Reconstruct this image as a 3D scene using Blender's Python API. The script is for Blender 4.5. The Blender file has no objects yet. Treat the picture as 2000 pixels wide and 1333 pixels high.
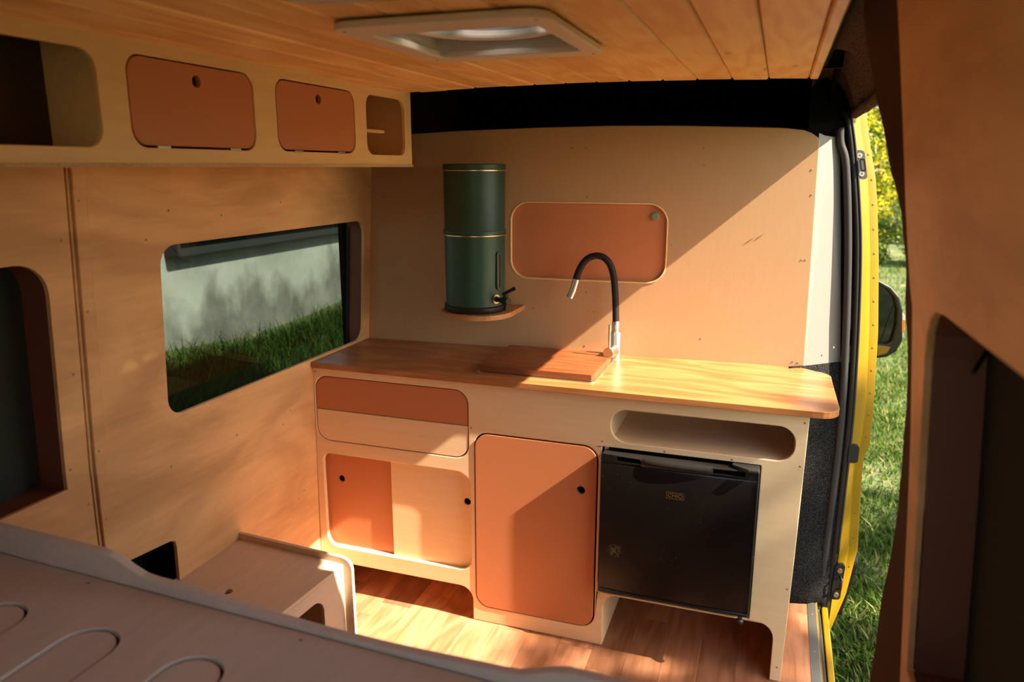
import bpy, bmesh, math, random
import numpy as np
from mathutils import Vector, Matrix
from mathutils.geometry import delaunay_2d_cdt

random.seed(7)
rng = np.random.default_rng(7)
S = bpy.context.scene
C = S.collection

# ------------------------------------------------------------------ camera
cam_d = bpy.data.cameras.new('camera')
cam = bpy.data.objects.new('camera', cam_d); C.objects.link(cam)
cam.location = (1.5255, -2.2358, 1.5764)
cam.rotation_euler = (1.34403, -0.00107, 0.33351)
cam_d.sensor_width = 36.0
cam_d.lens = 36.0 * 1481.0 / 2000.0
cam_d.clip_start = 0.02
cam_d.dof.use_dof = True
cam_d.dof.focus_distance = 2.45
cam_d.dof.aperture_fstop = 3.2
S.camera = cam

# ------------------------------------------------------------------ light
world = bpy.data.worlds.new('world'); S.world = world
world.use_nodes = True
wn = world.node_tree; wn.nodes.clear()
sky = wn.nodes.new('ShaderNodeTexSky'); sky.sky_type = 'NISHITA'
sky.sun_disc = False
sky.sun_elevation = math.radians(41)
sky.sun_rotation = math.radians(98)
bg = wn.nodes.new('ShaderNodeBackground'); bg.inputs[1].default_value = 0.36
warm = wn.nodes.new('ShaderNodeMix'); warm.data_type = 'RGBA'; warm.blend_type = 'MULTIPLY'
warm.inputs[0].default_value = 1.0
warm.inputs[7].default_value = (1.0, 0.88, 0.74, 1)
wo = wn.nodes.new('ShaderNodeOutputWorld')
wn.links.new(sky.outputs[0], warm.inputs[6]); wn.links.new(warm.outputs[2], bg.inputs[0])
wn.links.new(bg.outputs[0], wo.inputs[0])

sun_d = bpy.data.lights.new('sun', 'SUN')
sun = bpy.data.objects.new('sun', sun_d); C.objects.link(sun)
sun_d.energy = 15.5
sun_d.color = (1.0, 0.84, 0.66)
sun_d.angle = math.radians(0.55)
SUN_DIR = Vector((-1.0, 0.092, -0.87)).normalized()
sun.rotation_euler = SUN_DIR.to_track_quat('-Z', 'Y').to_euler()
sun.location = (8, -1, 8)

S.view_settings.view_transform = 'Standard'
S.view_settings.look = 'None'
S.view_settings.gamma = 1.0
S.view_settings.use_curve_mapping = False
S.view_settings.exposure = 0.84
S.cycles.max_bounces = 14
S.cycles.diffuse_bounces = 8
S.cycles.glossy_bounces = 4
S.cycles.transmission_bounces = 8
S.cycles.transparent_max_bounces = 16
S.cycles.sample_clamp_indirect = 6.0
S.cycles.caustics_reflective = True
S.cycles.blur_glossy = 1.0
S.cycles.caustics_refractive = False

# ------------------------------------------------------------------ materials
def new_mat(name):
    m = bpy.data.materials.new(name); m.use_nodes = True
    nt = m.node_tree
    b = nt.nodes['Principled BSDF']
    return m, nt, b

def simple(name, col, rough=0.5, metal=0.0, spec=0.5, bump=0.0, bscale=400.0):
    m, nt, b = new_mat(name)
    b.inputs['Base Color'].default_value = (*col, 1)
    b.inputs['Roughness'].default_value = rough
    b.inputs['Metallic'].default_value = metal
    b.inputs['Specular IOR Level'].default_value = spec
    if bump:
        tc = nt.nodes.new('ShaderNodeTexCoord')
        n = nt.nodes.new('ShaderNodeTexNoise'); n.inputs['Scale'].default_value = bscale
        bp = nt.nodes.new('ShaderNodeBump'); bp.inputs['Strength'].default_value = bump
        bp.inputs['Distance'].default_value = 0.002
        nt.links.new(tc.outputs['Object'], n.inputs['Vector'])
        nt.links.new(n.outputs['Fac'], bp.inputs['Height'])
        nt.links.new(bp.outputs[0], b.inputs['Normal'])
    return m

def ramp(nt, stops):
    r = nt.nodes.new('ShaderNodeValToRGB')
    e = r.color_ramp.elements
    while len(e) < len(stops): e.new(0.5)
    for el, (p, c) in zip(e, stops):
        el.position = p; el.color = (*c, 1)
    return r

def mixc(nt, kind, fac, a, b):
    m = nt.nodes.new('ShaderNodeMix'); m.data_type = 'RGBA'; m.blend_type = kind
    for sock, v in ((0, fac), (6, a), (7, b)):
        if isinstance(v, (int, float)): m.inputs[sock].default_value = v
        elif isinstance(v, tuple): m.inputs[sock].default_value = (*v, 1)
        else: nt.links.new(v, m.inputs[sock])
    return m.outputs[2]

def wood(name, dark, light, axis='Y', rough=0.45, grain=60.0, stretch=14.0, swirl=0.5, swirl_scale=1.6,
         per_object=0.0, knots=0.0, spec=0.4, bump=0.08, seed=0.0, blotch=0.0):
    """procedural timber: fine grain along one axis, broad veneer figure, optional knots, tone by object"""
    m, nt, b = new_mat(name)
    N, Lk = nt.nodes.new, nt.links.new
    tc = N('ShaderNodeTexCoord')
    oi = N('ShaderNodeObjectInfo')
    off = N('ShaderNodeVectorMath'); off.operation = 'SCALE'; off.inputs[0].default_value = (13.7, 7.3, 9.1)
    Lk(oi.outputs['Random'], off.inputs['Scale'])
    add = N('ShaderNodeVectorMath'); add.operation = 'ADD'
    Lk(tc.outputs['Object'], add.inputs[0])
    if per_object: Lk(off.outputs[0], add.inputs[1])
    else: add.inputs[1].default_value = (seed, seed * 1.7, seed * .6)
    mp = N('ShaderNodeMapping')
    sc = [stretch, stretch, stretch]; sc['XYZ'.index(axis)] = 1.0
    mp.inputs['Scale'].default_value = sc
    Lk(add.outputs[0], mp.inputs['Vector'])
    n1 = N('ShaderNodeTexNoise'); n1.inputs['Scale'].default_value = grain / stretch
    n1.inputs['Detail'].default_value = 8; n1.inputs['Roughness'].default_value = 0.6
    n1.inputs['Distortion'].default_value = 0.3
    Lk(mp.outputs[0], n1.inputs['Vector'])
    # growth figure: distorted bands
    mp2 = N('ShaderNodeMapping')
    s2 = [1.0] * 3; s2['XYZ'.index(axis)] = 0.22
    mp2.inputs['Scale'].default_value = s2
    Lk(add.outputs[0], mp2.inputs['Vector'])
    n2 = N('ShaderNodeTexNoise'); n2.inputs['Scale'].default_value = swirl_scale * 3
    n2.inputs['Detail'].default_value = 2
    Lk(mp2.outputs[0], n2.inputs['Vector'])
    mm = N('ShaderNodeMath'); mm.operation = 'MULTIPLY'; mm.inputs[1].default_value = 42.0
    Lk(n2.outputs['Fac'], mm.inputs[0])
    sn = N('ShaderNodeMath'); sn.operation = 'SINE'; Lk(mm.outputs[0], sn.inputs[0])
    fr = N('ShaderNodeMath'); fr.operation = 'MULTIPLY_ADD'; fr.inputs[1].default_value = .5; fr.inputs[2].default_value = .5; Lk(sn.outputs[0], fr.inputs[0])
    w = N('ShaderNodeMath'); w.operation = 'MULTIPLY'; w.inputs[1].default_value = swirl
    Lk(fr.outputs[0], w.inputs[0])
    g = N('ShaderNodeMath'); g.operation = 'ADD'
    Lk(n1.outputs['Fac'], g.inputs[0]); Lk(w.outputs[0], g.inputs[1])
    g2 = N('ShaderNodeMath'); g2.operation = 'MULTIPLY'; g2.inputs[1].default_value = 1.0 / (1.0 + swirl)
    Lk(g.outputs[0], g2.inputs[0])
    r = ramp(nt, [(0.28, dark), (0.72, light)])
    Lk(g2.outputs[0], r.inputs[0])
    col = r.outputs[0]
    if knots:
        mp3 = N('ShaderNodeMapping'); s3 = [11.0, 11.0, 11.0]; s3['XYZ'.index(axis)] = 3.2
        mp3.inputs['Scale'].default_value = s3
        Lk(add.outputs[0], mp3.inputs['Vector'])
        v = N('ShaderNodeTexVoronoi'); v.inputs['Scale'].default_value = 1.0
        Lk(mp3.outputs[0], v.inputs['Vector'])
        kr = ramp(nt, [(0.03, (1, 1, 1)), (0.13, (0, 0, 0))])
        Lk(v.outputs['Distance'], kr.inputs[0])
        kf = N('ShaderNodeMath'); kf.operation = 'MULTIPLY'; kf.inputs[1].default_value = knots
        Lk(kr.outputs[0], kf.inputs[0])
        col = mixc(nt, 'MIX', kf.outputs[0], col, tuple(c * .42 for c in dark))
    if blotch:
        mpb = N('ShaderNodeMapping'); mpb.inputs['Rotation'].default_value = (.5, .3, .35); mpb.inputs['Scale'].default_value = (1.6, .9, 2.6)
        Lk(add.outputs[0], mpb.inputs['Vector'])
        nb = N('ShaderNodeTexNoise'); nb.inputs['Scale'].default_value = 1.7; nb.inputs['Detail'].default_value = 5; nb.inputs['Distortion'].default_value = 1.4
        Lk(mpb.outputs[0], nb.inputs['Vector'])
        rb = ramp(nt, [(.36, (1 - blotch, 1 - blotch * 1.15, 1 - blotch * 1.3)), (.62, (1.05, 1.05, 1.05))]); Lk(nb.outputs['Fac'], rb.inputs[0])
        col = mixc(nt, 'MULTIPLY', 1.0, col, rb.outputs[0])
    if per_object:
        pr = N('ShaderNodeMapRange')
        pr.inputs['To Min'].default_value = 1 - per_object; pr.inputs['To Max'].default_value = 1 + per_object * .6
        Lk(oi.outputs['Random'], pr.inputs['Value'])
        cmb = N('ShaderNodeCombineColor')
        for i in range(3): Lk(pr.outputs[0], cmb.inputs[i])
        col = mixc(nt, 'MULTIPLY', 1.0, col, cmb.outputs[0])
    Lk(col, b.inputs['Base Color'])
    b.inputs['Roughness'].default_value = rough
    b.inputs['Specular IOR Level'].default_value = spec
    bp = N('ShaderNodeBump'); bp.inputs['Strength'].default_value = bump; bp.inputs['Distance'].default_value = 0.001
    Lk(n1.outputs['Fac'], bp.inputs['Height']); Lk(bp.outputs[0], b.inputs['Normal'])
    return m

M = {}
M['ply_wall'] = wood('ply_wall', (.64, .36, .155), (.74, .445, .205), 'Y', .5, 50, 10, .25, .38, seed=3.1, blotch=.24)
M['ply_front'] = wood('ply_front', (.45, .268, .135), (.475, .288, .148), 'Z', .5, 90, 6, .10, .3, seed=1.4)
M['ply_cab'] = wood('ply_cab', (.75, .53, .30), (.81, .60, .36), 'X', .42, 50, 10, .12, .5, seed=5.2)
M['ply_over'] = wood('ply_over', (.70, .46, .21), (.79, .55, .27), 'Y', .45, 50, 10, .2, .5, seed=8.2)
M['ply_edge'] = wood('ply_edge', (.40, .24, .12), (.62, .42, .24), 'X', .6, 300, 30, .1, .5)
M['ply_bed'] = wood('ply_bed', (.58, .52, .48), (.66, .59, .54), 'Y', .5, 50, 10, .2, .5, seed=2.2)
M['ply_box'] = wood('ply_box', (.60, .43, .30), (.70, .52, .37), 'Y', .5, 50, 10, .15, .5, seed=6.2)
M['pine'] = wood('pine', (.78, .44, .15), (.92, .64, .29), 'Y', .4, 70, 12, .45, 2.0, per_object=.10, knots=.85)
M['top'] = wood('worktop_wood', (.26, .092, .024), (.45, .185, .066), 'X', .34, 60, 12, .35, 1.6, knots=.25, seed=4.0)
M['board'] = wood('board_wood', (.15, .046, .014), (.25, .082, .026), 'X', .4, 60, 12, .35, 2.0, seed=9.0)
M['shelf'] = wood('shelf_wood', (.36, .15, .05), (.5, .24, .08), 'X', .45, 60, 12, .3, 2.0, seed=11.0)
M['vinyl'] = wood('floor_vinyl', (.30, .122, .052), (.50, .232, .125), 'Y', .38, 70, 14, .35, 2.2, per_object=.36)
M['terra'] = simple('terracotta_paint', (.50, .18, .07), .5, bump=.05)
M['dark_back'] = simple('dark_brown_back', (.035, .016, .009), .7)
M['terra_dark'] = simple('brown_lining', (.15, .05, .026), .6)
def felt_mat(name, a, b_):
    m, nt, b = new_mat(name)
    tc = nt.nodes.new('ShaderNodeTexCoord')
    n = nt.nodes.new('ShaderNodeTexNoise'); n.inputs['Scale'].default_value = 330; n.inputs['Detail'].default_value = 3
    nt.links.new(tc.outputs['Object'], n.inputs['Vector'])
    r = ramp(nt, [(.42, a), (.68, b_)]); nt.links.new(n.outputs['Fac'], r.inputs[0])
    nt.links.new(r.outputs[0], b.inputs['Base Color'])
    b.inputs['Roughness'].default_value = 1.0; b.inputs['Specular IOR Level'].default_value = .05
    bp = nt.nodes.new('ShaderNodeBump'); bp.inputs['Strength'].default_value = .8; bp.inputs['Distance'].default_value = .003
    nt.links.new(n.outputs['Fac'], bp.inputs['Height']); nt.links.new(bp.outputs[0], b.inputs['Normal'])
    return m
M['felt_grey'] = felt_mat('felt_grey', (.035, .027, .021), (.17, .135, .11))
M['felt'] = felt_mat('felt', (.004, .004, .004), (.035, .034, .034))
M['felt_brown'] = simple('felt_brown', (.065, .036, .021), .95, spec=.1, bump=.6, bscale=350)
M['black_void'] = simple('shade_black', (.006, .005, .005), .9, spec=.1)  # black that paints in shade behind holes; also ceiling backing and floor pan
M['yellow'] = simple('yellow_paint', (.21, .122, .004), .35, spec=.3)
M['yellow_seam'] = simple('yellow_sealant', (.20, .112, .004), .45, spec=.4)
M['white_trim'] = simple('cream_trim', (.175, .158, .138), .5)
M['white_plastic'] = simple('white_plastic', (.74, .66, .57), .4)
M['well_plastic'] = simple('well_plastic', (.55, .52, .49), .25)
M['green'] = simple('green_enamel', (.012, .052, .032), .42)
M['brass'] = simple('brass_band', (.75, .52, .28), .3, metal=1)
M['chrome'] = simple('brushed_steel', (.72, .67, .6), .28, metal=1)
M['rubber'] = simple('black_rubber', (.008, .0075, .008), .6, spec=.3)
M['rubber_grey'] = simple('grey_rubber', (.022, .021, .021), .6, spec=.3)
M['black_plastic'] = simple('black_plastic', (.010, .009, .008), .42, spec=.35)
M['mint'] = simple('mint_plastic', (.16, .30, .235), .5)
M['alu'] = simple('aluminium', (.42, .40, .34), .4, metal=.9)
M['screw'] = simple('screw_steel', (.30, .24, .17), .4, metal=.7)
M['cover'] = simple('dark_green_cloth', (.03, .033, .026), .95, spec=.1, bump=.4, bscale=300)
M['orange_lens'] = simple('orange_lens', (.8, .22, .02), .1)
M['clear_lens'] = simple('clear_lens', (.75, .75, .75), .1)
M['shroud'] = simple('grey_shroud', (.16, .165, .17), .35)
M['mirror'] = simple('mirror_glass', (.035, .038, .038), .03, metal=1)

def fridge_mat():
    m, nt, b = new_mat('fridge_black')
    tc = nt.nodes.new('ShaderNodeTexCoord')
    n = nt.nodes.new('ShaderNodeTexNoise'); n.inputs['Scale'].default_value = 260; n.inputs['Detail'].default_value = 2
    nt.links.new(tc.outputs['Object'], n.inputs['Vector'])
    r = ramp(nt, [(.70, (0, 0, 0)), (.80, (1, 1, 1))]); nt.links.new(n.outputs['Fac'], r.inputs[0])
    n2 = nt.nodes.new('ShaderNodeTexNoise'); n2.inputs['Scale'].default_value = 9
    nt.links.new(tc.outputs['Object'], n2.inputs['Vector'])
    r2 = ramp(nt, [(.45, (0, 0, 0)), (.75, (1, 1, 1))]); nt.links.new(n2.outputs['Fac'], r2.inputs[0])
    ds = nt.nodes.new('ShaderNodeMath'); ds.operation = 'MULTIPLY'
    nt.links.new(r.outputs[0], ds.inputs[0]); nt.links.new(r2.outputs[0], ds.inputs[1])
    # one scuff near the lower left of the door
    vs = nt.nodes.new('ShaderNodeVectorMath'); vs.operation = 'DISTANCE'; vs.inputs[1].default_value = (1.113, -.05, .375)
    nt.links.new(tc.outputs['Object'], vs.inputs[0])
    r3 = ramp(nt, [(.010, (.5, .5, .5)), (.034, (0, 0, 0))]); nt.links.new(vs.outputs['Value'], r3.inputs[0])
    n3 = nt.nodes.new('ShaderNodeTexNoise'); n3.inputs['Scale'].default_value = 140; n3.inputs['Detail'].default_value = 4
    nt.links.new(tc.outputs['Object'], n3.inputs['Vector'])
    r4 = ramp(nt, [(.42, (0, 0, 0)), (.66, (1, 1, 1))]); nt.links.new(n3.outputs['Fac'], r4.inputs[0])
    sc = nt.nodes.new('ShaderNodeMath'); sc.operation = 'MULTIPLY'
    nt.links.new(r3.outputs[0], sc.inputs[0]); nt.links.new(r4.outputs[0], sc.inputs[1])
    mx = nt.nodes.new('ShaderNodeMath'); mx.operation = 'MAXIMUM'
    nt.links.new(ds.outputs[0], mx.inputs[0]); nt.links.new(sc.outputs[0], mx.inputs[1])
    nt.links.new(mixc(nt, 'MIX', mx.outputs[0], (.005, .004, .0035), (.20, .14, .09)), b.inputs['Base Color'])
    b.inputs['Roughness'].default_value = .24
    b.inputs['Specular IOR Level'].default_value = .5
    return m
M['fridge'] = fridge_mat()

def glass_mat(name, tint, gloss=.06):
    m = bpy.data.materials.new(name); m.use_nodes = True
    nt = m.node_tree; nt.nodes.clear()
    o = nt.nodes.new('ShaderNodeOutputMaterial')
    t = nt.nodes.new('ShaderNodeBsdfTransparent'); t.inputs[0].default_value = (*tint, 1)
    g = nt.nodes.new('ShaderNodeBsdfGlossy'); g.inputs['Roughness'].default_value = .02
    g.inputs[0].default_value = (.9, .9, .9, 1)
    fr = nt.nodes.new('ShaderNodeFresnel'); fr.inputs[0].default_value = 1.45
    mx = nt.nodes.new('ShaderNodeMixShader')
    nt.links.new(fr.outputs[0], mx.inputs[0]); nt.links.new(t.outputs[0], mx.inputs[1]); nt.links.new(g.outputs[0], mx.inputs[2])
    nt.links.new(mx.outputs[0], o.inputs[0])
    return m
M['tint_glass'] = glass_mat('tinted_glass', (.125, .16, .155))
M['acrylic'] = glass_mat('smoked_acrylic', (.55, .56, .58))
def dome_mat():
    m = bpy.data.materials.new('frosted_dome'); m.use_nodes = True
    nt = m.node_tree; nt.nodes.clear()
    o = nt.nodes.new('ShaderNodeOutputMaterial')
    t = nt.nodes.new('ShaderNodeBsdfTransparent'); t.inputs[0].default_value = (.75, .75, .76, 1)
    d = nt.nodes.new('ShaderNodeBsdfTranslucent'); d.inputs[0].default_value = (.8, .8, .8, 1)
    mx = nt.nodes.new('ShaderNodeMixShader'); mx.inputs[0].default_value = .97
    nt.links.new(t.outputs[0], mx.inputs[1]); nt.links.new(d.outputs[0], mx.inputs[2]); nt.links.new(mx.outputs[0], o.inputs[0])
    return m
M['dome'] = dome_mat()
M['gauge'] = simple('gauge_tube', (.16, .07, .035), .15)

def leafy(name, stops, trans=.35, rough=.55):
    m = bpy.data.materials.new(name); m.use_nodes = True
    nt = m.node_tree; nt.nodes.clear()
    o = nt.nodes.new('ShaderNodeOutputMaterial')
    ge = nt.nodes.new('ShaderNodeNewGeometry')
    r = ramp(nt, stops); nt.links.new(ge.outputs['Random Per Island'], r.inputs[0])
    d = nt.nodes.new('ShaderNodeBsdfDiffuse'); t = nt.nodes.new('ShaderNodeBsdfTranslucent')
    nt.links.new(r.outputs[0], d.inputs[0]); nt.links.new(r.outputs[0], t.inputs[0])
    mx = nt.nodes.new('ShaderNodeMixShader'); mx.inputs[0].default_value = trans
    nt.links.new(d.outputs[0], mx.inputs[1]); nt.links.new(t.outputs[0], mx.inputs[2])
    nt.links.new(mx.outputs[0], o.inputs[0])
    return m
M['grass'] = leafy('grass_blades', [(0, (.04, .085, .012)), (.55, (.085, .15, .025)), (.85, (.17, .21, .05)), (1, (.32, .28, .13))])
M['bank_grass'] = leafy('bank_grass_blades', [(0, (.018, .055, .010)), (.6, (.045, .105, .018)), (1, (.11, .15, .03))])
M['yellow_leaf'] = leafy('yellow_leaves', [(0, (.07, .13, .015)), (.45, (.24, .30, .025)), (.75, (.50, .42, .03)), (1, (.68, .48, .04))])
M['green_leaf'] = leafy('green_leaves', [(0, (.05, .11, .02)), (.6, (.16, .24, .04)), (1, (.36, .34, .08))])
M['pale_leaf'] = leafy('pale_leaves', [(0, (.12, .20, .05)), (.6, (.26, .34, .10)), (1, (.40, .42, .14))])
M['bark'] = simple('bark', (.09, .06, .04), .9, bump=.5, bscale=40)

def soil_mat():
    m, nt, b = new_mat('soil')
    tc = nt.nodes.new('ShaderNodeTexCoord')
    n = nt.nodes.new('ShaderNodeTexNoise'); n.inputs['Scale'].default_value = 2.2; n.inputs['Detail'].default_value = 8
    nt.links.new(tc.outputs['Object'], n.inputs['Vector'])
    r = ramp(nt, [(.3, (.035, .065, .014)), (.55, (.07, .10, .024)), (.75, (.20, .17, .085))])
    nt.links.new(n.outputs['Fac'], r.inputs[0]); nt.links.new(r.outputs[0], b.inputs['Base Color'])
    b.inputs['Roughness'].default_value = .95
    return m
M['soil'] = soil_mat()

def render_wall_mat():
    m, nt, b = new_mat('weathered_render')
    N, Lk = nt.nodes.new, nt.links.new
    tc = N('ShaderNodeTexCoord')
    n = N('ShaderNodeTexNoise'); n.inputs['Scale'].default_value = 2.0; n.inputs['Detail'].default_value = 10
    n.inputs['Roughness'].default_value = .65
    Lk(tc.outputs['Object'], n.inputs['Vector'])
    sep = N('ShaderNodeSeparateXYZ'); Lk(tc.outputs['Object'], sep.inputs[0])
    mp = N('ShaderNodeMapping'); mp.inputs['Scale'].default_value = (2, 2.4, 1.3); Lk(tc.outputs['Object'], mp.inputs[0])
    n2 = N('ShaderNodeTexNoise'); n2.inputs['Scale'].default_value = 1.3; n2.inputs['Detail'].default_value = 6
    Lk(mp.outputs[0], n2.inputs['Vector'])
    # damp stain band rising from the ground
    a = N('ShaderNodeMath'); a.operation = 'MULTIPLY_ADD'; a.inputs[1].default_value = .9; Lk(n2.outputs['Fac'], a.inputs[0])
    ng = N('ShaderNodeMath'); ng.operation = 'MULTIPLY'; ng.inputs[1].default_value = -.62; Lk(sep.outputs[2], ng.inputs[0])
    Lk(ng.outputs[0], a.inputs[2])
    sr = ramp(nt, [(-0.0, (0, 0, 0)), (.18, (1, 1, 1))])
    Lk(a.outputs[0], sr.inputs[0])
    base = ramp(nt, [(.35, (.30, .31, .26)), (.65, (.46, .47, .42))]); Lk(n.outputs['Fac'], base.inputs[0])
    st = ramp(nt, [(.35, (.10, .10, .085)), (.65, (.24, .235, .20))]); Lk(n.outputs['Fac'], st.inputs[0])
    Lk(mixc(nt, 'MIX', sr.outputs[0], base.outputs[0], st.outputs[0]), b.inputs['Base Color'])
    b.inputs['Roughness'].default_value = .95
    bp = N('ShaderNodeBump'); bp.inputs['Strength'].default_value = .5; Lk(n.outputs['Fac'], bp.inputs['Height']); Lk(bp.outputs[0], b.inputs['Normal'])
    return m
M['render'] = render_wall_mat()
M['coping'] = simple('coping_concrete', (.022, .025, .023), .9, bump=.5, bscale=30)

# ------------------------------------------------------------------ geometry helpers
def link(name, me, mat=None, parent=None, **props):
    o = bpy.data.objects.new(name, me); C.objects.link(o)
    if mat is not None and me is not None and len(me.materials) == 0: me.materials.append(mat)
    if parent is not None: o.parent = parent
    for k, v in props.items(): o[k] = v
    return o

def empty(name, loc=(0, 0, 0), label=None, category=None, **props):
    """an Empty at the thing's base; children are built in world coordinates and given an inverse"""
    o = bpy.data.objects.new(name, None); C.objects.link(o)
    o.location = loc; o.empty_display_size = .05
    if label: o['label'] = label
    if category: o['category'] = category
    for k, v in props.items(): o[k] = v
    return o

def put(name, me, mat, parent=None, bevel=0.0, seg=2, smooth=False, **props):
    o = link(name, me, mat, None, **props)
    if parent is not None:
        o.parent = parent
        p = parent; off = Vector((0, 0, 0))
        while p is not None:
            off += Vector(p.location); p = p.parent
        # parents are never rotated: cancel their translation
        o.location = -off if parent.type == 'EMPTY' else (0, 0, 0)
    if bevel:
        b = o.modifiers.new('bevel', 'BEVEL'); b.width = bevel; b.segments = seg
        b.limit_method = 'ANGLE'; b.angle_limit = math.radians(38)
    if smooth:
        for p in me.polygons: p.use_smooth = True
    return o

def mesh(name, verts, faces):
    me = bpy.data.meshes.new(name)
    me.from_pydata([tuple(v) for v in verts], [], faces); me.validate(); me.update()
    return me

def fixn(me):
    bm = bmesh.new(); bm.from_mesh(me)
    bmesh.ops.recalc_face_normals(bm, faces=bm.faces); bm.to_mesh(me); bm.free(); me.update()
    return me

def rr(x0, y0, x1, y1, r, n=7):
    """rounded rectangle, r one radius or four (bl, br, tr, tl)"""
    if not isinstance(r, (tuple, list)): r = (r,) * 4
    out = []
    for (cx, cy, a0, q) in ((x0, y0, 180, r[0]), (x1, y0, 270, r[1]), (x1, y1, 0, r[2]), (x0, y1, 90, r[3])):
        if q <= 0: out.append((cx, cy)); continue
        ox = cx + q if cx == x0 else cx - q; oy = cy + q if cy == y0 else cy - q
        for i in range(n + 1):
            a = math.radians(a0 + 90 * i / n)
            out.append((ox + q * math.cos(a), oy + q * math.sin(a)))
    return out

def circ(x, y, r, n=20):
    return [(x + r * math.cos(2 * math.pi * i / n), y + r * math.sin(2 * math.pi * i / n)) for i in range(n)]

def plate(outer, holes, t, xf, name='plate', extra=(), cuts=()):
    """flat board with holes: outline in (u, v), thickness t behind the face; xf(u, v, w) -> world"""
    loops = [list(outer)] + [list(h) for h in holes]
    pts, edges, spans = [], [], []
    for lp in loops:
        s = len(pts); pts += [Vector(p) for p in lp]; n = len(lp)
        edges += [(s + i, s + (i + 1) % n) for i in range(n)]; spans.append((s, n))
    pts += [Vector(p) for p in extra]
    for a_, b_ in cuts:
        edges.append((len(pts), len(pts) + 1)); pts += [Vector(a_), Vector(b_)]
    v2, e2, f2, *_ = delaunay_2d_cdt(pts, edges, [], 0, 1e-6)
    def inside(x, y):
        odd = False
        for lp in loops:
            for (ax, ay), (bx_, by) in zip(lp, lp[1:] + lp[:1]):
                if (ay > y) != (by > y) and x < (bx_ - ax) * (y - ay) / (by - ay) + ax: odd = not odd
        return odd
    f2 = [f for f in f2 if inside(sum(v2[i][0] for i in f) / len(f), sum(v2[i][1] for i in f) / len(f))]
    n = len(v2)
    verts = [xf(p[0], p[1], 0.0) for p in v2] + [xf(p[0], p[1], t) for p in v2]
    faces = [tuple(f) for f in f2] + [tuple(i + n for i in reversed(f)) for f in f2]
    cnt = {}
    for f in f2:
        for i in range(len(f)):
            a, b = f[i], f[(i + 1) % len(f)]
            cnt.setdefault(frozenset((a, b)), []).append((a, b))
    for k, l in cnt.items():
        if len(l) == 1:
            a, b = l[0]; faces.append((b, a, a + n, b + n))
    return fixn(mesh(name, verts, faces))

def box(x0, y0, z0, x1, y1, z1, name='box'):
    v = [(x, y, z) for x in (x0, x1) for y in (y0, y1) for z in (z0, z1)]
    f = [(0, 1, 3, 2), (4, 6, 7, 5), (0, 4, 5, 1), (2, 3, 7, 6), (0, 2, 6, 4), (1, 5, 7, 3)]
    return fixn(mesh(name, v, f))

def sweep(profile, path_fn, n, closed=False, name='sweep'):
    verts = []; k = len(profile)
    for i in range(n + 1):
        verts += [path_fn(p, i / n) for p in profile]
    faces = []
    for i in range(n):
        for j in range(k if closed else k - 1):
            a = i * k + j; b = i * k + (j + 1) % k
            faces.append((a, b, b + k, a + k))
    return mesh(name, verts, faces)

def grid(rows, name='grid'):
    k = len(rows[0]); verts = [p for r in rows for p in r]; faces = []
    for i in range(len(rows) - 1):
        for j in range(k - 1):
            a = i * k + j; faces.append((a, a + 1, a + 1 + k, a + k))
    return mesh(name, verts, faces)

def tube(pts, r, seg=12, cap=True, name='tube'):
    pts = [Vector(p) for p in pts]
    rs = r if isinstance(r, (list, tuple)) else [r] * len(pts)
    verts, faces = [], []
    t0 = (pts[1] - pts[0]).normalized()
    ref = Vector((0, 1, 0)) if abs(t0.y) < .9 else Vector((1, 0, 0))
    nrm = t0.cross(ref).normalized()
    for i, p in enumerate(pts):
        a = pts[max(i - 1, 0)]; b = pts[min(i + 1, len(pts) - 1)]
        t = (b - a).normalized()
        nrm = (nrm - t * nrm.dot(t)).normalized(); bi = t.cross(nrm)
        for j in range(seg):
            an = 2 * math.pi * j / seg
            verts.append(p + (nrm * math.cos(an) + bi * math.sin(an)) * rs[i])
    for i in range(len(pts) - 1):
        for j in range(seg):
            a = i * seg + j; b = i * seg + (j + 1) % seg
            faces.append((a, b, b + seg, a + seg))
    if cap:
        faces.append(tuple(range(seg - 1, -1, -1))); faces.append(tuple(range((len(pts) - 1) * seg, len(pts) * seg)))
    return fixn(mesh(name, verts, faces))

def lathe(profile, cx, cy, seg=48, name='lathe'):
    """profile of (radius, z)"""
    verts, faces = [], []; k = len(profile)
    for i in range(seg):
        a = 2 * math.pi * i / seg
        for r, z in profile: verts.append((cx + r * math.cos(a), cy + r * math.sin(a), z))
    for i in range(seg):
        for j in range(k - 1):
            a = i * k + j; b = ((i + 1) % seg) * k + j
            faces.append((a, b, b + 1, a + 1))
    me = mesh(name, verts, faces)
    bm = bmesh.new(); bm.from_mesh(me)
    bmesh.ops.remove_doubles(bm, verts=bm.verts, dist=1e-6)
    bmesh.ops.recalc_face_normals(bm, faces=bm.faces); bm.to_mesh(me); bm.free(); me.update()
    return me

def smooth_path(pts, n=6):
    pts = [Vector(p) for p in pts]; out = []
    for i in range(len(pts) - 1):
        p0 = pts[max(i - 1, 0)]; p1 = pts[i]; p2 = pts[i + 1]; p3 = pts[min(i + 2, len(pts) - 1)]
        for k in range(n):
            t = k / n
            out.append(.5 * ((2 * p1) + (p2 - p0) * t + (2 * p0 - 5 * p1 + 4 * p2 - p3) * t * t + (3 * p1 - p0 - 3 * p2 + p3) * t ** 3))
    out.append(pts[-1]); return out

def interp(tab, z):
    tab = sorted(tab)
    if z <= tab[0][0]: return tab[0][1]
    for (a, b), (c, d) in zip(tab, tab[1:]):
        if z <= c: return b + (d - b) * (z - a) / (c - a)
    return tab[-1][1]

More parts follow.
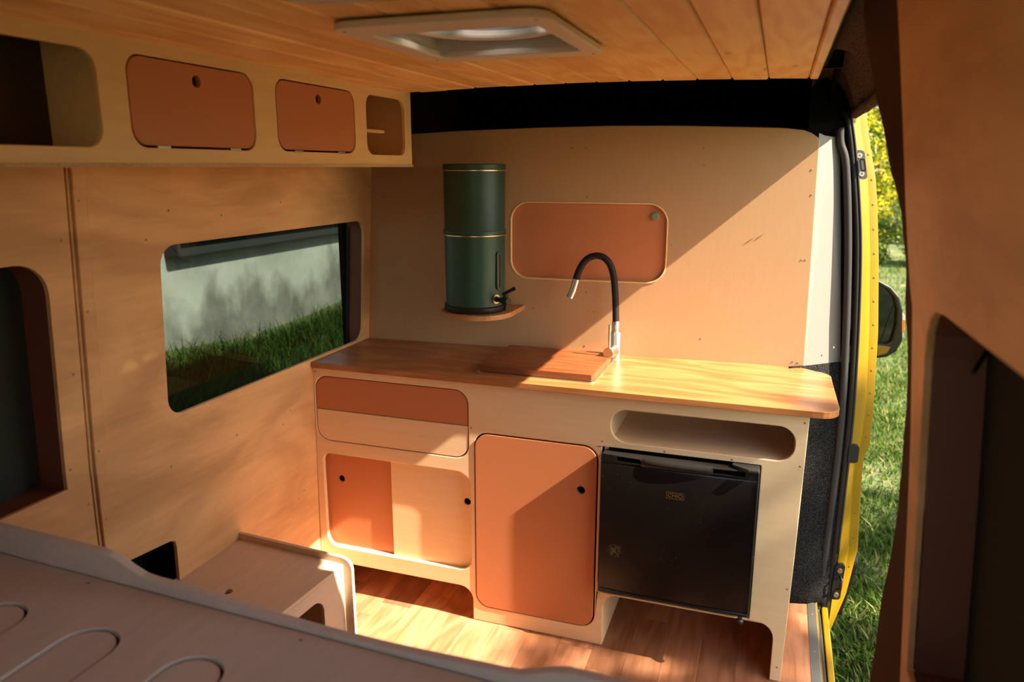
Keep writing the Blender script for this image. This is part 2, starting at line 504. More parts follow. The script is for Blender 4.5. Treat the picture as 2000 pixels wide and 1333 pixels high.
def shade_smooth_angle(o, deg=35):
    for p in o.data.polygons: p.use_smooth = True
    try: o.data.set_sharp_from_angle(angle=math.radians(deg))
    except Exception: pass
    return o

# screw: one small recessed head, shared by all
def make_screw_mesh():
    bm = bmesh.new()
    r0 = [bm.verts.new((.0034 * math.cos(a), .0034 * math.sin(a), 0)) for a in np.linspace(0, 2 * math.pi, 9)[:-1]]
    r1 = [bm.verts.new((.0024 * math.cos(a), .0024 * math.sin(a), .0007)) for a in np.linspace(0, 2 * math.pi, 9)[:-1]]
    r2 = [bm.verts.new((.0013 * math.cos(a), .0013 * math.sin(a), .0002)) for a in np.linspace(0, 2 * math.pi, 9)[:-1]]
    for i in range(8):
        j = (i + 1) % 8
        bm.faces.new((r0[i], r0[j], r1[j], r1[i])); bm.faces.new((r1[i], r1[j], r2[j], r2[i]))
    bm.faces.new(r2)
    me = bpy.data.meshes.new('screw'); bm.to_mesh(me); bm.free(); me.materials.append(M['screw']); return me
SCREW = make_screw_mesh()
def screw(parent, pos, normal):
    o = bpy.data.objects.new('screw', SCREW); C.objects.link(o)
    o.parent = parent
    off = Vector(parent.location)
    p = Vector(pos) + Vector(normal).normalized() * .0003 - off
    o.matrix_local = Matrix.Translation(p) @ Vector(normal).to_track_quat('Z', 'Y').to_matrix().to_4x4()
    return o

LWX = lambda z: (.06 if z > .87 else .018) * (z - .87)                 # left lining leans inwards with height
BHY = lambda x: .40 + .053 * x                   # front bulkhead, slightly skewed
RWX = lambda z: 1.745 - .055 * (z - 1.35) - (.30 * (z - 1.38) ** 2 if z > 1.38 else 0)   # right rear lining, curving in near the roof

# ================================================================== SETTING
# ---- floor: vinyl of short wood pieces
floor = put('floor', box(-.12, -2.45, -.04, 1.735, .56, -.004), M['vinyl'], kind='structure')
def floor_pieces():
    w = .1145; x = 1.735; col = 0
    while x > -.10:
        x0 = max(x - w, -.11)
        y = .555 - random.uniform(0, .4)
        ys = [.555, y] if .555 - y > .08 else [.555]
        while ys[-1] > -1.55: ys.append(ys[-1] - random.choice((.32, .46, .46, .6)))
        for a, b in zip(ys, ys[1:]):
            g = .0004
            put('plank', box(x0 + g, b + g, -.005, x - g, a - g, random.uniform(-.0004, 0)), M['vinyl'], floor)
        x = x0; col += 1
        if x <= -.10: break
floor_pieces()

# ---- left lining: kitchen panel with window opening and a dark hatch, rear panel with covered window
def LX(u, v, w): return (LWX(v) - w, u, v)
wl = put('wall_left', plate([(-.945, -.02), (.42, -.02), (.42, 1.62), (-.945, 1.62)],
         [rr(-.686, .908, .352, 1.374, .052), [(-.90, .33), (-.715, .33), (-.699, .345), (-.699, .53), (-.703, .547), (-.718, .555), (-.90, .575)]], .012, LX, cuts=[((-.945, .87), (.42, .87))]), M['ply_wall'], kind='structure', bevel=.0015)
put('recess', plate([(-.98, .25), (-.60, .25), (-.60, .66), (-.98, .66)], [], .01, lambda u, v, w: (LWX(v) - .10 - w, u, v)), M['black_void'], wl)  # flat black sheet, paints in the shade inside the opening
put('rear_panel', plate([(-2.45, -.02), (-.949, -.02), (-.949, 1.62), (-2.45, 1.62)],
         [rr(-2.05, .835, -1.013, 1.372, (0, 0, .075, .075))], .012, LX, cuts=[((-2.45, .87), (-.949, .87))]), M['ply_wall'], wl, bevel=.0015)
for y, z in ((-.971, 1.415), (-.97, 1.106), (-.962, .775), (-.693, .768), (-.649, 1.464), (-.73, 1.395), (-.173, 1.465), (-.143, .761),
             (-.187, .724), (-.42, .766), (-.086, .44), (-.12, .421), (.245, 1.462), (-1.0, .88), (-.45, 1.44), (.38, 1.25), (.385, 1.5)):
    screw(wl, (LWX(z), y, z), (1, 0, 0))
bat = put('trim_1', plate([(-.937, -.02), (-.902, -.02), (-.902, 1.60), (-.937, 1.60)], [], -.008, LX, cuts=[((-.937, .87), (-.902, .87))]), M['ply_wall'], kind='structure', bevel=.002)
for y, z in ((-.925, 1.246), (-.925, .90), (-.925, .72), (-.925, 1.5)):
    screw(bat, (LWX(z) + .008, y, z), (1, 0, 0))
# front window: terracotta-brown reveal, tinted pane with rubber edge
w1 = empty('window_1', (0, -.15, .9), kind='structure')
def reveal(outer, depth, xf0, name, mat, parent, flip=1):
    n = len(outer)
    v = [xf0(p[0], p[1], .010) for p in outer] + [xf0(p[0], p[1], depth) for p in outer]
    f = [(i, (i + 1) % n, (i + 1) % n + n, i + n) for i in range(n)]
    return put(name, mesh(name, v, f), mat, parent)
_rv = [(.22, .80)] + [(.356, .80), (.356, 1.324)] + [(.302 + .054 * math.cos(a), 1.324 + .054 * math.sin(a)) for a in np.linspace(.15, math.pi / 2, 7)] + [(-.69, 1.378)]
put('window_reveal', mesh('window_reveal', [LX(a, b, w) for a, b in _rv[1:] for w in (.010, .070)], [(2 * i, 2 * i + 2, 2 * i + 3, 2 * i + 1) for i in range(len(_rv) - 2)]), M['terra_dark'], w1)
_p = rr(-.78, .80, .38, 1.405, .05)
put('pane', mesh('pane', [(LWX(v) - .072, u, v) for u, v in _p], [tuple(range(len(_p)))]), M['tint_glass'], w1)
put('glass_seal', plate(rr(-.86, .74, .40, 1.45, .08), [rr(-.775, .805, .350, 1.40, .055)], .012, lambda u, v, w: (LWX(v) - .066 - w, u, v)), M['rubber'], w1)
# rear window: reveal and dark cloth cover
w2 = empty('window_2', (0, -1.5, .83), kind='structure')
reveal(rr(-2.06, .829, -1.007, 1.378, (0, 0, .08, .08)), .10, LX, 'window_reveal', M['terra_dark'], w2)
put('blackout_cover', plate(rr(-2.1, .80, -.99, 1.40, .03), [], .006, lambda u, v, w: (LWX(v) - .092 - w, u, v)), M['cover'], w2)

# ---- front bulkhead with an opening for the hatch
def BX(u, v, w): return (u, BHY(u) + w, v)
top_edge = [(1.651, .02), (1.651, .90), (1.6365, 1.655)] + [(1.63, 1.668), (1.61, 1.682), (1.585, 1.692), (1.53, 1.699), (1.474, 1.702), (1.2, 1.711), (.969, 1.714), (.70, 1.711), (.406, 1.703), (.214, 1.694), (.05, 1.686)]
HR = rr(.598, 1.171, 1.164, 1.448, .066, 10)
bh = put('wall_front', plate([(-.06, .02)] + top_edge + [(-.06, 1.686)], [HR], .012, BX), M['ply_front'], kind='structure', bevel=.003, seg=3)
for x, z in ((.504, 1.634), (.821, 1.64), (.87, 1.639), (.878, 1.47), (1.181, 1.308), (.884, 1.125), (.686, 1.058), (.893, 1.057), (.915, 1.055),
             (1.272, 1.636), (1.277, 1.58), (1.619, 1.566), (1.625, 1.485), (1.624, 1.271), (1.612, 1.27), (1.629, .915), (1.612, .917), (.883, .925), (.09, 1.46), (.08, 1.15), (1.30, .98)):
    screw(bh, (x, BHY(x), z), (0, -1, 0))

# ---- ceiling: tongue and groove boards round two roof openings
CZ = lambda x: 1.806 + .012 * (1 - ((x - .98) / .62) ** 2)
VENT = (.815, -.972, 1.135, -.655)
HAT = (.862, -1.62, 1.185, -1.232)
ceil = put('ceiling', plate([(-.10, -2.45), (1.62, -2.45), (1.62, .07), (-.10, .07)], [rr(.81, -.977, 1.14, -.65, .01), rr(*HAT, .05)], .005, lambda u, v, w: (u, v, 1.838 + w)), M['black_void'], kind='structure')
def board(x0, x1, y0, y1, dz):
    if x1 - x0 < .004 or y1 - y0 < .01: return
    g = .0009
    prof = [(x0 + g, .0045), (x0 + g + .0035, 0), (x1 - g - .0035, 0), (x1 - g, .0045), (x1 - g, .014), (x0 + g, .014)]
    v = []
    for y in (y0, y1):
        v += [(x, y, CZ((x0 + x1) / 2) + (x - (x0 + x1) / 2) * -.038 * (((x0 + x1) / 2 - .98) / .62) + z + dz) for x, z in prof]
    f = [(i, (i + 1) % 6, (i + 1) % 6 + 6, i + 6) for i in range(6)] + [(0, 1, 2, 3, 4, 5), (11, 10, 9, 8, 7, 6)]
    put('plank', fixn(mesh('plank', v, f)), M['pine'], ceil)
xs = [1.603, 1.578, 1.474, 1.377, 1.2805, 1.184, 1.0875, .991, .8945, .798, .7015, .605, .5085, .412, .30]
for x1, x0 in zip(xs, xs[1:]):
    dz = random.uniform(-.0012, .0012); yend = .075 + random.uniform(-.006, .006) + (.0 if x1 < 1.55 else -.02)
    segs = [(-2.45, yend, x0, x1)]
    for (hx0, hy0, hx1, hy1) in (VENT, HAT):
        new = []
        for (a, b, p, q) in segs:
            if q <= hx0 or p >= hx1 or b <= hy0 or a >= hy1: new.append((a, b, p, q)); continue
            new.append((a, hy0, p, q)); new.append((hy1, b, p, q))
            if p < hx0: new.append((hy0, hy1, p, hx0))
            if q > hx1: new.append((hy0, hy1, hx1, q))
        segs = new
    for a, b, p, q in segs: board(p, q, a, b, dz)

# ---- black headliner over the cab, seen as the dark band above the bulkhead
hl = put('trim_2', box(-.12, .075, 1.835, 1.66, .10, 2.02), M['black_void'], kind='structure')
put('headliner_closure', box(-.12, .10, 2.0, 1.85, 1.5, 2.02), M['black_void'], hl)
put('headliner_closure', box(-.12, 1.48, .0, 1.85, 1.5, 2.02), M['black_void'], hl)  # added dark walls from here on close the cab so its cavity stays black
put('headliner_closure', box(-.13, .42, .0, -.11, 1.5, 2.02), M['black_void'], hl)
put('headliner_closure', grid([[(1.66, .07, 2.0), (1.66, .07, 1.84)], [(1.66, .56, 2.0), (1.66, .56, 1.78)], [(1.66, 1.5, 2.0), (1.66, 1.5, 1.66)]]), M['black_void'], hl)
put('headliner_closure', grid([[(1.60, .55, 1.83), (1.60, .55, 1.60)], [(1.66, .57, 1.83), (1.66, .57, 1.60)], [(1.74, .60, 1.83), (1.74, .60, 1.60)]]), M['black_void'], hl)
put('headliner_closure', grid([[(1.66, .60, -.1), (1.66, .60, 1.7)], [(1.80, .64, -.1), (1.76, .64, 1.7)]]), M['black_void'], hl)

# ---- felt-lined rail above the sliding door: crumpled cloth over a rail
BPROF = [(1.602, 1.845), (1.612, 1.868), (1.640, 1.882), (1.672, 1.876), (1.700, 1.846), (1.716, 1.808), (1.727, 1.776), (1.733, 1.755), (1.724, 1.750), (1.729, 1.736), (1.742, 1.731), (1.752, 1.738), (1.765, 1.746), (1.80, 1.79)]
def beam_pt(p, t):
    y = -2.45 + 3.04 * t
    x, z = p
    k = (x - 1.60) / .2
    wob = .0045 * math.sin(31 * y + 5 * k) + .003 * math.sin(63 * y - 9 * k + 1) + .006 * math.sin(17 * (y + .9 * x) + 14 * z)
    wob *= min(1, k * 1.6) * (.45 if z < 1.725 else 1.0)
    end = max(0, (y - .50) / .09)
    if x > 1.69: x += (x - 1.69) * 0 + max(0, min(1, (-.50 - y) / .12)) * .085 * min(1, (x - 1.69) / .02)
    return (x - wob * .6 + .0 * end, y, z - wob - .03 * end * (1 if z > 1.75 else 0))
beam = put('trim_3', sweep(BPROF, beam_pt, 110), M['felt_grey'], smooth=True, kind='structure')
bb = beam.modifiers.new('solid', 'SOLIDIFY'); bb.thickness = .004; bb.offset = 1

# ---- right rear lining with covered window, felt edge of the door opening
EDGE = [(1.90, -.985), (1.81, -.948), (1.748, -.883), (1.639, -.801), (1.513, -.768), (1.445, -.787), (1.388, -.821), (1.352, -.862), (1.271, -.887), (1.151, -.920), (1.024, -.935), (.891, -.946), (.726, -.962), (.3, -.975), (-.05, -.98)]
outer = [(y, z) for z, y in EDGE] + [(-2.45, -.05)] + [(-2.45, z) for z in (1.4, 1.5, 1.6, 1.7, 1.8, 1.9)]
RH = [(-1.75, .785), (-1.013, .785)] + [(-1.013, .929), (-1.013, 1.06), (-1.008, 1.18), (-1.002, 1.30), (-1.008, 1.335), (-1.025, 1.362), (-1.055, 1.378), (-1.124, 1.384), (-1.281, 1.388), (-1.475, 1.393), (-1.75, 1.395)]
wr = put('wall_right', plate(outer, [RH], .015, lambda u, v, w: (RWX(v) + w, u, v), extra=[(y, z) for z in (1.42, 1.47, 1.52, 1.57, 1.62, 1.67, 1.72, 1.77, 1.82, 1.86) for y in (-2.2, -1.9, -1.6, -1.3, -1.05)]), M['ply_wall'], kind='structure', bevel=.003)
w3 = empty('window_3', (1.78, -1.4, .8), kind='structure')
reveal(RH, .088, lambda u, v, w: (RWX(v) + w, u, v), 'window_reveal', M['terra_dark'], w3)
put('blackout_cover', plate([(-1.85, .70), (-.98, .70), (-.98, 1.45), (-1.85, 1.45)], [], .006, lambda u, v, w: (RWX(v) + .082 + w, u, v)), M['cover'], w3)
put('strap', tube(smooth_path([(1.826, -1.02, 1.335), (1.815, -1.055, 1.33), (1.80, -1.085, 1.318), (1.79, -1.10, 1.305)], 5), .0035, 6), M['black_plastic'], w3)
FELT = [(-.35, 1.80, -.56), (.0, 1.80, -.565), (.449, 1.80, -.569), (.564, 1.80, -.58), (.691, 1.80, -.584), (.80, 1.80, -.625), (.899, 1.80, -.645), (1.056, 1.798, -.631), (1.213, 1.788, -.632), (1.322, 1.775, -.625), (1.42, 1.765, -.598), (1.509, 1.747, -.603), (1.582, 1.720, -.635), (1.665, 1.693, -.650), (1.70, 1.682, -.645), (1.78, 1.662, -.64), (1.90, 1.64, -.70)]
rows = []
for z in np.linspace(-.3, 1.90, 60):
    xe, ye = RWX(z), interp(EDGE, z)
    xf_, yf = interp([(a, b) for a, b, c_ in FELT], z), interp([(a, c_) for a, b, c_ in FELT], z)
    wv = .004 * math.sin(z * 23) + .003 * math.sin(z * 51)
    rows.append([(xe + .004, ye - .02, z), (xe + .005, ye + .004, z), (xe + .012 + .25 * (xf_ - xe), ye + .3 * (yf - ye), z), (xf_ - .012 + wv * .5, yf - .07 + wv, z), (xf_ - .002, yf - .012 + wv, z), (xf_ + .006, yf + wv, z), (xf_ + .03, yf + .004, z), (xf_ + .07, yf - .03, z)])
fe = put('trim_4', grid(rows), M['felt_brown'], smooth=True, kind='structure')

# ---- door opening, front jamb: cream lining panel, felt below, rubber seals, yellow body
wp = put('trim_5', None or plate([(0, 0), (1.0, 0)] + [(1.0, .26), (.985, .60), (.93, .86), (.90, .945), (.86, .975), (.80, .985), (.45, .988), (.25, .990), (0, 1.0)], [], .006,
    lambda u, v, w: (1.649 + (1.632 - 1.649) * v + u * (.125 + (.075 - .125) * v) , .490 + .085 * u + w, .896 + v * (1.683 - .896) - .012 * u * (1 - v) ) ), M['white_trim'], kind='structure', bevel=.004)
for x, y, z in ((1.672, .4755, .965), (1.742, .532, .968), (1.636, .462, 1.50), (1.640, .466, 1.49)):
    screw(wp, (x, y - .004, z), (.62, -.78, 0))
fl = put('trim_6', grid([[(1.60, .46, .905), (1.67, .503, .905), (1.735, .555, .908), (1.80, .575, .91)],
                         [(1.60, .455, .6), (1.67, .50, .6), (1.74, .54, .6), (1.81, .57, .6)],
                         [(1.60, .455, .2), (1.67, .50, .2), (1.74, .54, .2), (1.81, .57, .2)],
                         [(1.60, .44, .0), (1.67, .485, .0), (1.735, .50, .0), (1.80, .555, -.03)]]), M['felt'], smooth=True, kind='structure')
fs = fl.modifiers.new('sub', 'SUBSURF'); fs.levels = 2; fs.render_levels = 2; fs.subdivision_type = 'SIMPLE'
sd = fl.modifiers.new('solid', 'SOLIDIFY'); sd.thickness = .006
door = empty('door_1', (1.85, .6, -.1), kind='structure')
JL = [(1.734, 1.78), (1.734, 1.709), (1.749, 1.619), (1.766, 1.536), (1.782, 1.452), (1.801, 1.281), (1.82, 1.016), (1.83, .739), (1.833, .585), (1.833, .487), (1.835, .183), (1.828, .034), (1.824, -.129), (1.82, -.3)]
JC = [(1.755, 1.78), (1.763, 1.711), (1.785, 1.619), (1.802, 1.535), (1.815, 1.45), (1.835, 1.277), (1.858, 1.009), (1.874, .728), (1.872, .60), (1.860, .53), (1.858, .463), (1.869, .163), (1.859, -.021), (1.836, -.151), (1.825, -.3)]
JR = [(1.765, 1.80), (1.777, 1.762), (1.809, 1.62), (1.831, 1.535), (1.844, 1.449), (1.866, 1.275), (1.891, 1.005), (1.904, .722), (1.905, .60), (1.890, .535), (1.891, .453), (1.904, .175), (1.881, -.023), (1.839, -.191), (1.832, -.3)]
T = lambda tab: [(z, x) for x, z in tab]
tl, tcn, tr_ = T(JL), T(JC), T(JR)
rows = []
for z in np.linspace(-.28, 1.78, 80):
    a, b, c_ = interp(tl, z), interp(tcn, z), interp(tr_, z)
    rows.append([(a - .02, .60, z), (a, .582, z), (a + .6 * (b - a), .60, z), (b - .004, .618, z), (b, .628, z), (b + .003, .640, z), (c_ - .004, .650, z), (c_, .655, z), (c_ + .001, .665, z), (c_ - .004, .72, z), (c_ - .02, 1.2, z), (c_ - .04, 1.75, z), (c_ - .12, 2.2, z)])
jamb = put('door_jamb', grid(rows), M['yellow'], door)
shade_smooth_angle(jamb, 30)
# weld dimples along the flange
for z in list(np.arange(.62, 1.66, .083)) + [.32, .22, .1]:
    x = (interp(tcn, z) + interp(tr_, z)) / 2
    put('weld_dimple', lathe([(0, .0008), (.003, .0006), (.0042, 0)], 0, 0, 8), M['yellow_seam'], None).matrix_world = Matrix.Translation((x + .001, .6445, z)) @ Vector((.3, -1, 0)).to_track_quat('Z', 'Y').to_matrix().to_4x4()
for o in [o for o in C.objects if o.name.startswith('weld_dimple')]:
    mw = o.matrix_world.copy(); o.parent = door; o.matrix_parent_inverse = Matrix.Translation(-Vector(door.location)); o.matrix_basis = mw
# folded crease with torn sealant below the upper striker
# upper striker: plate, two bolts, hook loop
def quad_plate(zs, xo, w, y):
    return plate(rr(0, 0, w, zs[1] - zs[0], .012), [], .004, lambda u, v, t: (interp(tl, zs[0] + v) + xo + u, y + u * .9 * 0 + t + .55 * u, zs[0] + v))
st = put('striker', quad_plate((1.535, 1.63), .003, .030, .566), M['black_plastic'], door, bevel=.0015)
for z in (1.553, 1.612):
    x = interp(tl, z) + .015
    put('bolt', tube([(x, .572, z), (x, .562, z)], .0085, 10), M['chrome'], st)
    put('bolt', tube([(x, .562, z), (x, .5605, z)], .004, 6), M['screw'], st)
put('hook_loop', plate(rr(0, 0, .016, .042, .006), [rr(.004, .006, .012, .036, .003)], .012, lambda u, v, t: (interp(tl, 1.56 + v) + .012 + u, .548 + t, 1.56 + v)), M['rubber_grey'], st)
# middle buffer and lower guide
bf = put('door_buffer', plate(rr(0, 0, .034, .066, .012), [], .02, lambda u, v, t: (interp(tl, .54) - .006 + u, .556 + t + .2 * u, .545 + v)), M['rubber'], door, bevel=.006, seg=3)
lg = put('lower_striker', plate(rr(0, 0, .034, .145, .012), [], .016, lambda u, v, t: (interp(tl, .02 + v) - .010 + u, .556 + t + .2 * u, .0 + v)), M['black_plastic'], door, bevel=.003)
for z in (.022, .122):
    put('bolt', tube([(interp(tl, z) + .008, .560, z), (interp(tl, z) + .008, .552, z)], .009, 10), M['screw'], lg)
put('latch_loop', tube([(1.840, .556, .045), (1.846, .54, .055), (1.848, .54, .095), (1.842, .556, .10)], .005, 8), M['black_plastic'], lg, smooth=True)
put('body_cladding', plate(rr(0, 0, .30, .26, .03), [], .03, lambda u, v, t: (1.895 - .035 * (v < .03) + t * .6 - .0 * u, .675 + u, -.14 + v)), M['rubber'], door, bevel=.01)
# seals
S1 = [(1.697, .545, 1.70), (1.703, .548, 1.651), (1.728, .552, 1.569), (1.760, .555, 1.283), (1.783, .555, .929), (1.792, .555, .648), (1.788, .555, .353), (1.781, .555, .105), (1.776, .55, -.02), (1.774, .53, -.05), (1.778, .40, -.05), (1.778, -.6, -.05)]
put('bulb_seal', tube(smooth_path(S1, 5), .0125, 10), M['rubber_grey'], door, smooth=True)
S2 = [(1.700, .572, 1.75), (1.717, .570, 1.732), (1.742, .568, 1.618), (1.769, .568, 1.452), (1.789, .568, 1.282), (1.807, .568, 1.018), (1.818, .568, .741), (1.819, .568, .49), (1.816, .568, .187), (1.808, .565, -.026), (1.806, .55, -.08), (1.80, .40, -.10), (1.80, -.6, -.10)]
put('edge_seal', tube(smooth_path(S2, 5), .011, 8), M['rubber'], door, smooth=True)
put('seal_lip', tube(smooth_path([(x + .012, y - .006, z) for x, y, z in S2[:9]], 5), .004, 6), M['rubber_grey'], door, smooth=True)
# sill: metal strip, yellow sill, step
sl = put('trim_7', box(1.735, -.62, -.012, 1.765, .51, .0015), M['alu'], kind='structure', bevel=.001)
for y in (.43, .20, -.03, -.26): screw(sl, (1.750, y, .0015), (0, 0, 1))
put('sill_edge', box(1.765, -.62, -.05, 1.771, .56, -.003), M['yellow'], sl)
put('sill_edge', box(1.790, -.62, -.30, 1.812, .565, -.035), M['yellow'], sl, bevel=.004)
put('sill_channel', box(1.771, -.62, -.12, 1.790, .56, -.075), M['rubber'], sl)

# ---- outer shell of the van (roof, sides), keeps daylight out where the body is closed
vb = put('van_body', box(-.20, -2.5, 2.03, 1.72, 2.2, 2.06), M['yellow'], kind='structure')
vb.data.materials.clear()
bpy.data.meshes.remove(vb.data) if False else None
vb.data = plate([(-.20, -2.5), (1.72, -2.5), (1.72, 2.2), (-.20, 2.2)], [rr(VENT[0], VENT[1], VENT[2], VENT[3], .02), rr(HAT[0], HAT[1], HAT[2], HAT[3], .02)], .02, lambda u, v, w: (u, v, 2.03 + w))
vb.data.materials.append(M['yellow'])
put('side_panel', plate([(-2.5, -.3), (2.2, -.3), (2.2, 2.05), (-2.5, 2.05)], [rr(-.85, .74, .50, 1.47, .05)], .012, lambda u, v, w: (LWX(v) - .125 - w, u, v)), M['yellow'], vb)
put('side_panel', grid([[(1.87, -2.5, z), (1.87, -.70, z)] if z < 1.2 else [(1.87 - (z - 1.2) * .22, -2.5, z), (1.87 - (z - 1.2) * .22, -.76, z)] for z in (-.3, .3, 1.2, 1.5, 1.72)]), M['yellow'], vb)
put('roof_edge', sweep([(1.737, 1.775), (1.77, 1.785), (1.77, 1.82), (1.74, 1.95), (1.70, 2.04)], lambda p, t: (p[0], -2.5 + t * 4.7, p[1]), 4), M['yellow'], vb)
put('rear_door_blocker', box(-.2, -2.52, -.2, 1.22, -2.49, 2.0), M['yellow'], vb)  # added unseen leaf, widened to block sky light from the rear
put('floor_pan', box(-.2, -2.5, -.30, 1.79, 2.2, -.06), M['black_void'], vb)

# ================================================================== THINGS
# ---- overhead cabinet
oc = empty('overhead_cabinet', (.19, -1.0, 1.573), 'long birch plywood overhead cabinet under the ceiling with two terracotta flap doors', 'cabinet')
XF = .358
def OX(u, v, w): return (XF - w, u, v)
D1 = rr(-1.064, 1.611, -.694, 1.783, .036); D2 = rr(-.611, 1.612, -.243, 1.784, .036)
op_l = rr(-1.75, 1.609, -1.131, 1.778, .036); op_r = rr(-.177, 1.610, .070, 1.783, .034)
put('front_panel', plate([(-2.4, 1.574), (.116, 1.574), (.116, 1.812), (-2.4, 1.812)], [op_l, D1, D2, op_r], .012, OX), M['ply_over'], oc, bevel=.0018)
put('bottom_panel', box(.045, -2.4, 1.574, .346, .116, 1.586), M['ply_over'], oc, bevel=.001)
put('bottom_lip', plate([(-2.4, 1.5735), (.1165, 1.5735), (.1165, 1.5815), (-2.4, 1.5815)], [], -.0035, OX), M['ply_edge'], oc)
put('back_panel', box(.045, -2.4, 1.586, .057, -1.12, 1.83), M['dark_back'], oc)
put('back_panel', box(.045, -1.12, 1.586, .057, .116, 1.83), M['ply_over'], oc)
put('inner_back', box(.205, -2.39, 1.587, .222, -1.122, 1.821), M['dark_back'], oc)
put('top_panel', box(.057, -2.4, 1.822, .346, .116, 1.83), M['ply_over'], oc)
for y in (-1.115, -.652, -.19): put('divider', box(.057, y - .006, 1.586, .346, y + .006, 1.822), M['ply_over'], oc)
put('end_panel', box(.057, .104, 1.586, .346, .116, 1.822), M['ply_over'], oc, bevel=.001)
put('shelf', box(.06, -.184, 1.678, .31, .02, 1.689), M['ply_over'], oc, bevel=.003)
for (a, b, c_, d), hole, hinges in (((-1.060, 1.6155, -.698, 1.780), (-.877, 1.748), (-.988, -.772)), ((-.607, 1.6165, -.247, 1.781), (-.424, 1.748), (-.528, -.325))):
    dr = put('door', plate(rr(a, b, c_, d, .034), [circ(hole[0], hole[1], .0125, 24)], .012, lambda u, v, w: (XF - .0015 - w, u, v)), M['terra'], oc, bevel=.0012)
    put('finger_hole_shade', plate(circ(hole[0], hole[1], .0135, 24), [], .002, lambda u, v, w: (XF - .03 - w, u, v)), M['black_void'], dr)  # black disc, paints in the shade behind the finger hole
    for hy in hinges:
        put('hinge', box(XF - .004, hy - .018, 1.6095, XF + .002, hy + .018, 1.6155), M['alu'], dr, bevel=.001)

# ---- kitchen base cabinet
kc = empty('kitchen_cabinet', (.82, .2, 0), 'birch plywood kitchen base cabinet with terracotta doors, built along the front wall', 'cabinet')
def KX(u, v, w): return (u, w, v)
def arc(cx, cy, r, a0, a1, n=6): return [(cx + r * math.cos(math.radians(a0 + (a1 - a0) * i / n)), cy + r * math.sin(math.radians(a0 + (a1 - a0) * i / n))) for i in range(n + 1)]
outl = [(-.014, .001), (.05, .001), (.05, .075)] + arc(.10, .075, .05, 180, 90)[1:] + [(.555, .125)] + arc(.557, .075, .05, 90, 0) + [(.607, .001), (1.072, .001), (1.072, .145)] \
     + arc(1.122, .145, .05, 180, 90)[1:] + [(1.55, .195)] + arc(1.559, .145, .05, 90, 0) + [(1.609, .001), (1.641, .001), (1.650, .42), (1.656, .876), (.0, .876)]
DRW = rr(.004, .606, .597, .849, .05); SLD = rr(.022, .187, .604, .557, (.05, .05, .055, .03)); CDR = rr(.617, .058, 1.044, .708, .05)
NIC = rr(1.080, .731, 1.624, .839, .05); FRG = rr(1.053, .199, 1.535, .711, .004)
put('front_panel', plate(outl, [DRW, SLD, CDR, NIC, FRG], .015, KX), M['ply_cab'], kc, bevel=.0025, seg=3)
dw = put('drawer', plate([(x, min(z, .7235)) for x, z in rr(.0075, .6095, .5935, .8455, .047)], [], .012, lambda u, v, w: (u, .001 + w, v)), M['ply_cab'], kc)
dw.data = plate(rr(.0075, .6095, .5935, .7230, (.047, .047, 0, 0)), [], .012, lambda u, v, w: (u, .001 + w, v)); dw.data.materials.append(M['ply_cab'])
bv = dw.modifiers.new('bevel', 'BEVEL'); bv.width = .0015; bv.segments = 2; bv.limit_method = 'ANGLE'
put('painted_panel', plate(rr(.0075, .7250, .5935, .8455, (0, 0, .047, .047)), [], .012, lambda u, v, w: (u, .003 + w, v)), M['terra'], dw, bevel=.0015)
put('drawer_body', box(.02, .016, .62, .585, .36, .84), M['ply_cab'], dw)
s1 = put('sliding_door', plate([(-.0, .17), (.31, .17), (.31, .58), (-.0, .58)], [circ(.078, .452, .0125, 24)], .006, lambda u, v, w: (u, .0275 + w, v)), M['terra'], kc, bevel=.001, label='terracotta painted sliding door')
s2 = put('sliding_door', plate([(.288, .17), (.63, .17), (.63, .58), (.288, .58)], [circ(.582, .441, .0125, 24)], .006, lambda u, v, w: (u, .0185 + w, v)), M['ply_cab'], kc, bevel=.001, label='plain birch sliding door')
put('door_track', box(.0, .015, .172, .62, .046, .186), M['ply_cab'], kc)
put('shade_sheet', box(.005, .06, .14, .60, .065, .60), M['black_void'], kc)  # black sheet standing in for the shade behind the sliding doors
cd = put('door', plate(rr(.6215, .0625, 1.0395, .7035, .047), [circ(.989, .552, .014, 24)], .013, lambda u, v, w: (u, -.0025 + w, v)), M['terra'], kc, bevel=.0025, seg=3)
put('finger_hole_shade', plate(circ(.989, .552, .016, 24), [], .002, lambda u, v, w: (u, .03 + w, v)), M['black_void'], cd)  # black disc in place of the shade seen through the hole
# carcass
put('base_panel', box(.0, .015, .125, .607, .40, .137), M['ply_cab'], kc)
put('side_panel', box(.607, .015, .001, .619, .40, .86), M['ply_cab'], kc)
put('side_panel', box(1.060, .015, .001, 1.072, .42, .72), M['ply_cab'], kc)
put('side_panel', box(1.628, .015, .001, 1.640, .43, .86), M['ply_cab'], kc)
put('side_panel', box(.0, .015, .125, .012, .40, .86), M['ply_cab'], kc)
put('fridge_shelf', box(1.072, .015, .184, 1.628, .42, .196), M['ply_cab'], kc)
put('shelf', box(1.072, .015, .717, 1.628, .42, .729), M['ply_cab'], kc)
put('niche_back', box(1.072, .33, .729, 1.628, .342, .876), M['ply_cab'], kc)
put('niche_end', box(1.072, .015, .729, 1.079, .33, .876), M['ply_cab'], kc)
put('niche_end', box(1.624, .015, .729, 1.628, .33, .876), M['ply_cab'], kc)
for x, z in ((.010, .862), (.607, .720), (1.054, .727), (1.25, .718), (1.45, .718), (1.644, .856), (1.642, .722), (1.637, .323), (1.628, .05)):
    screw(kc, (x, 0, z), (0, -1, 0))

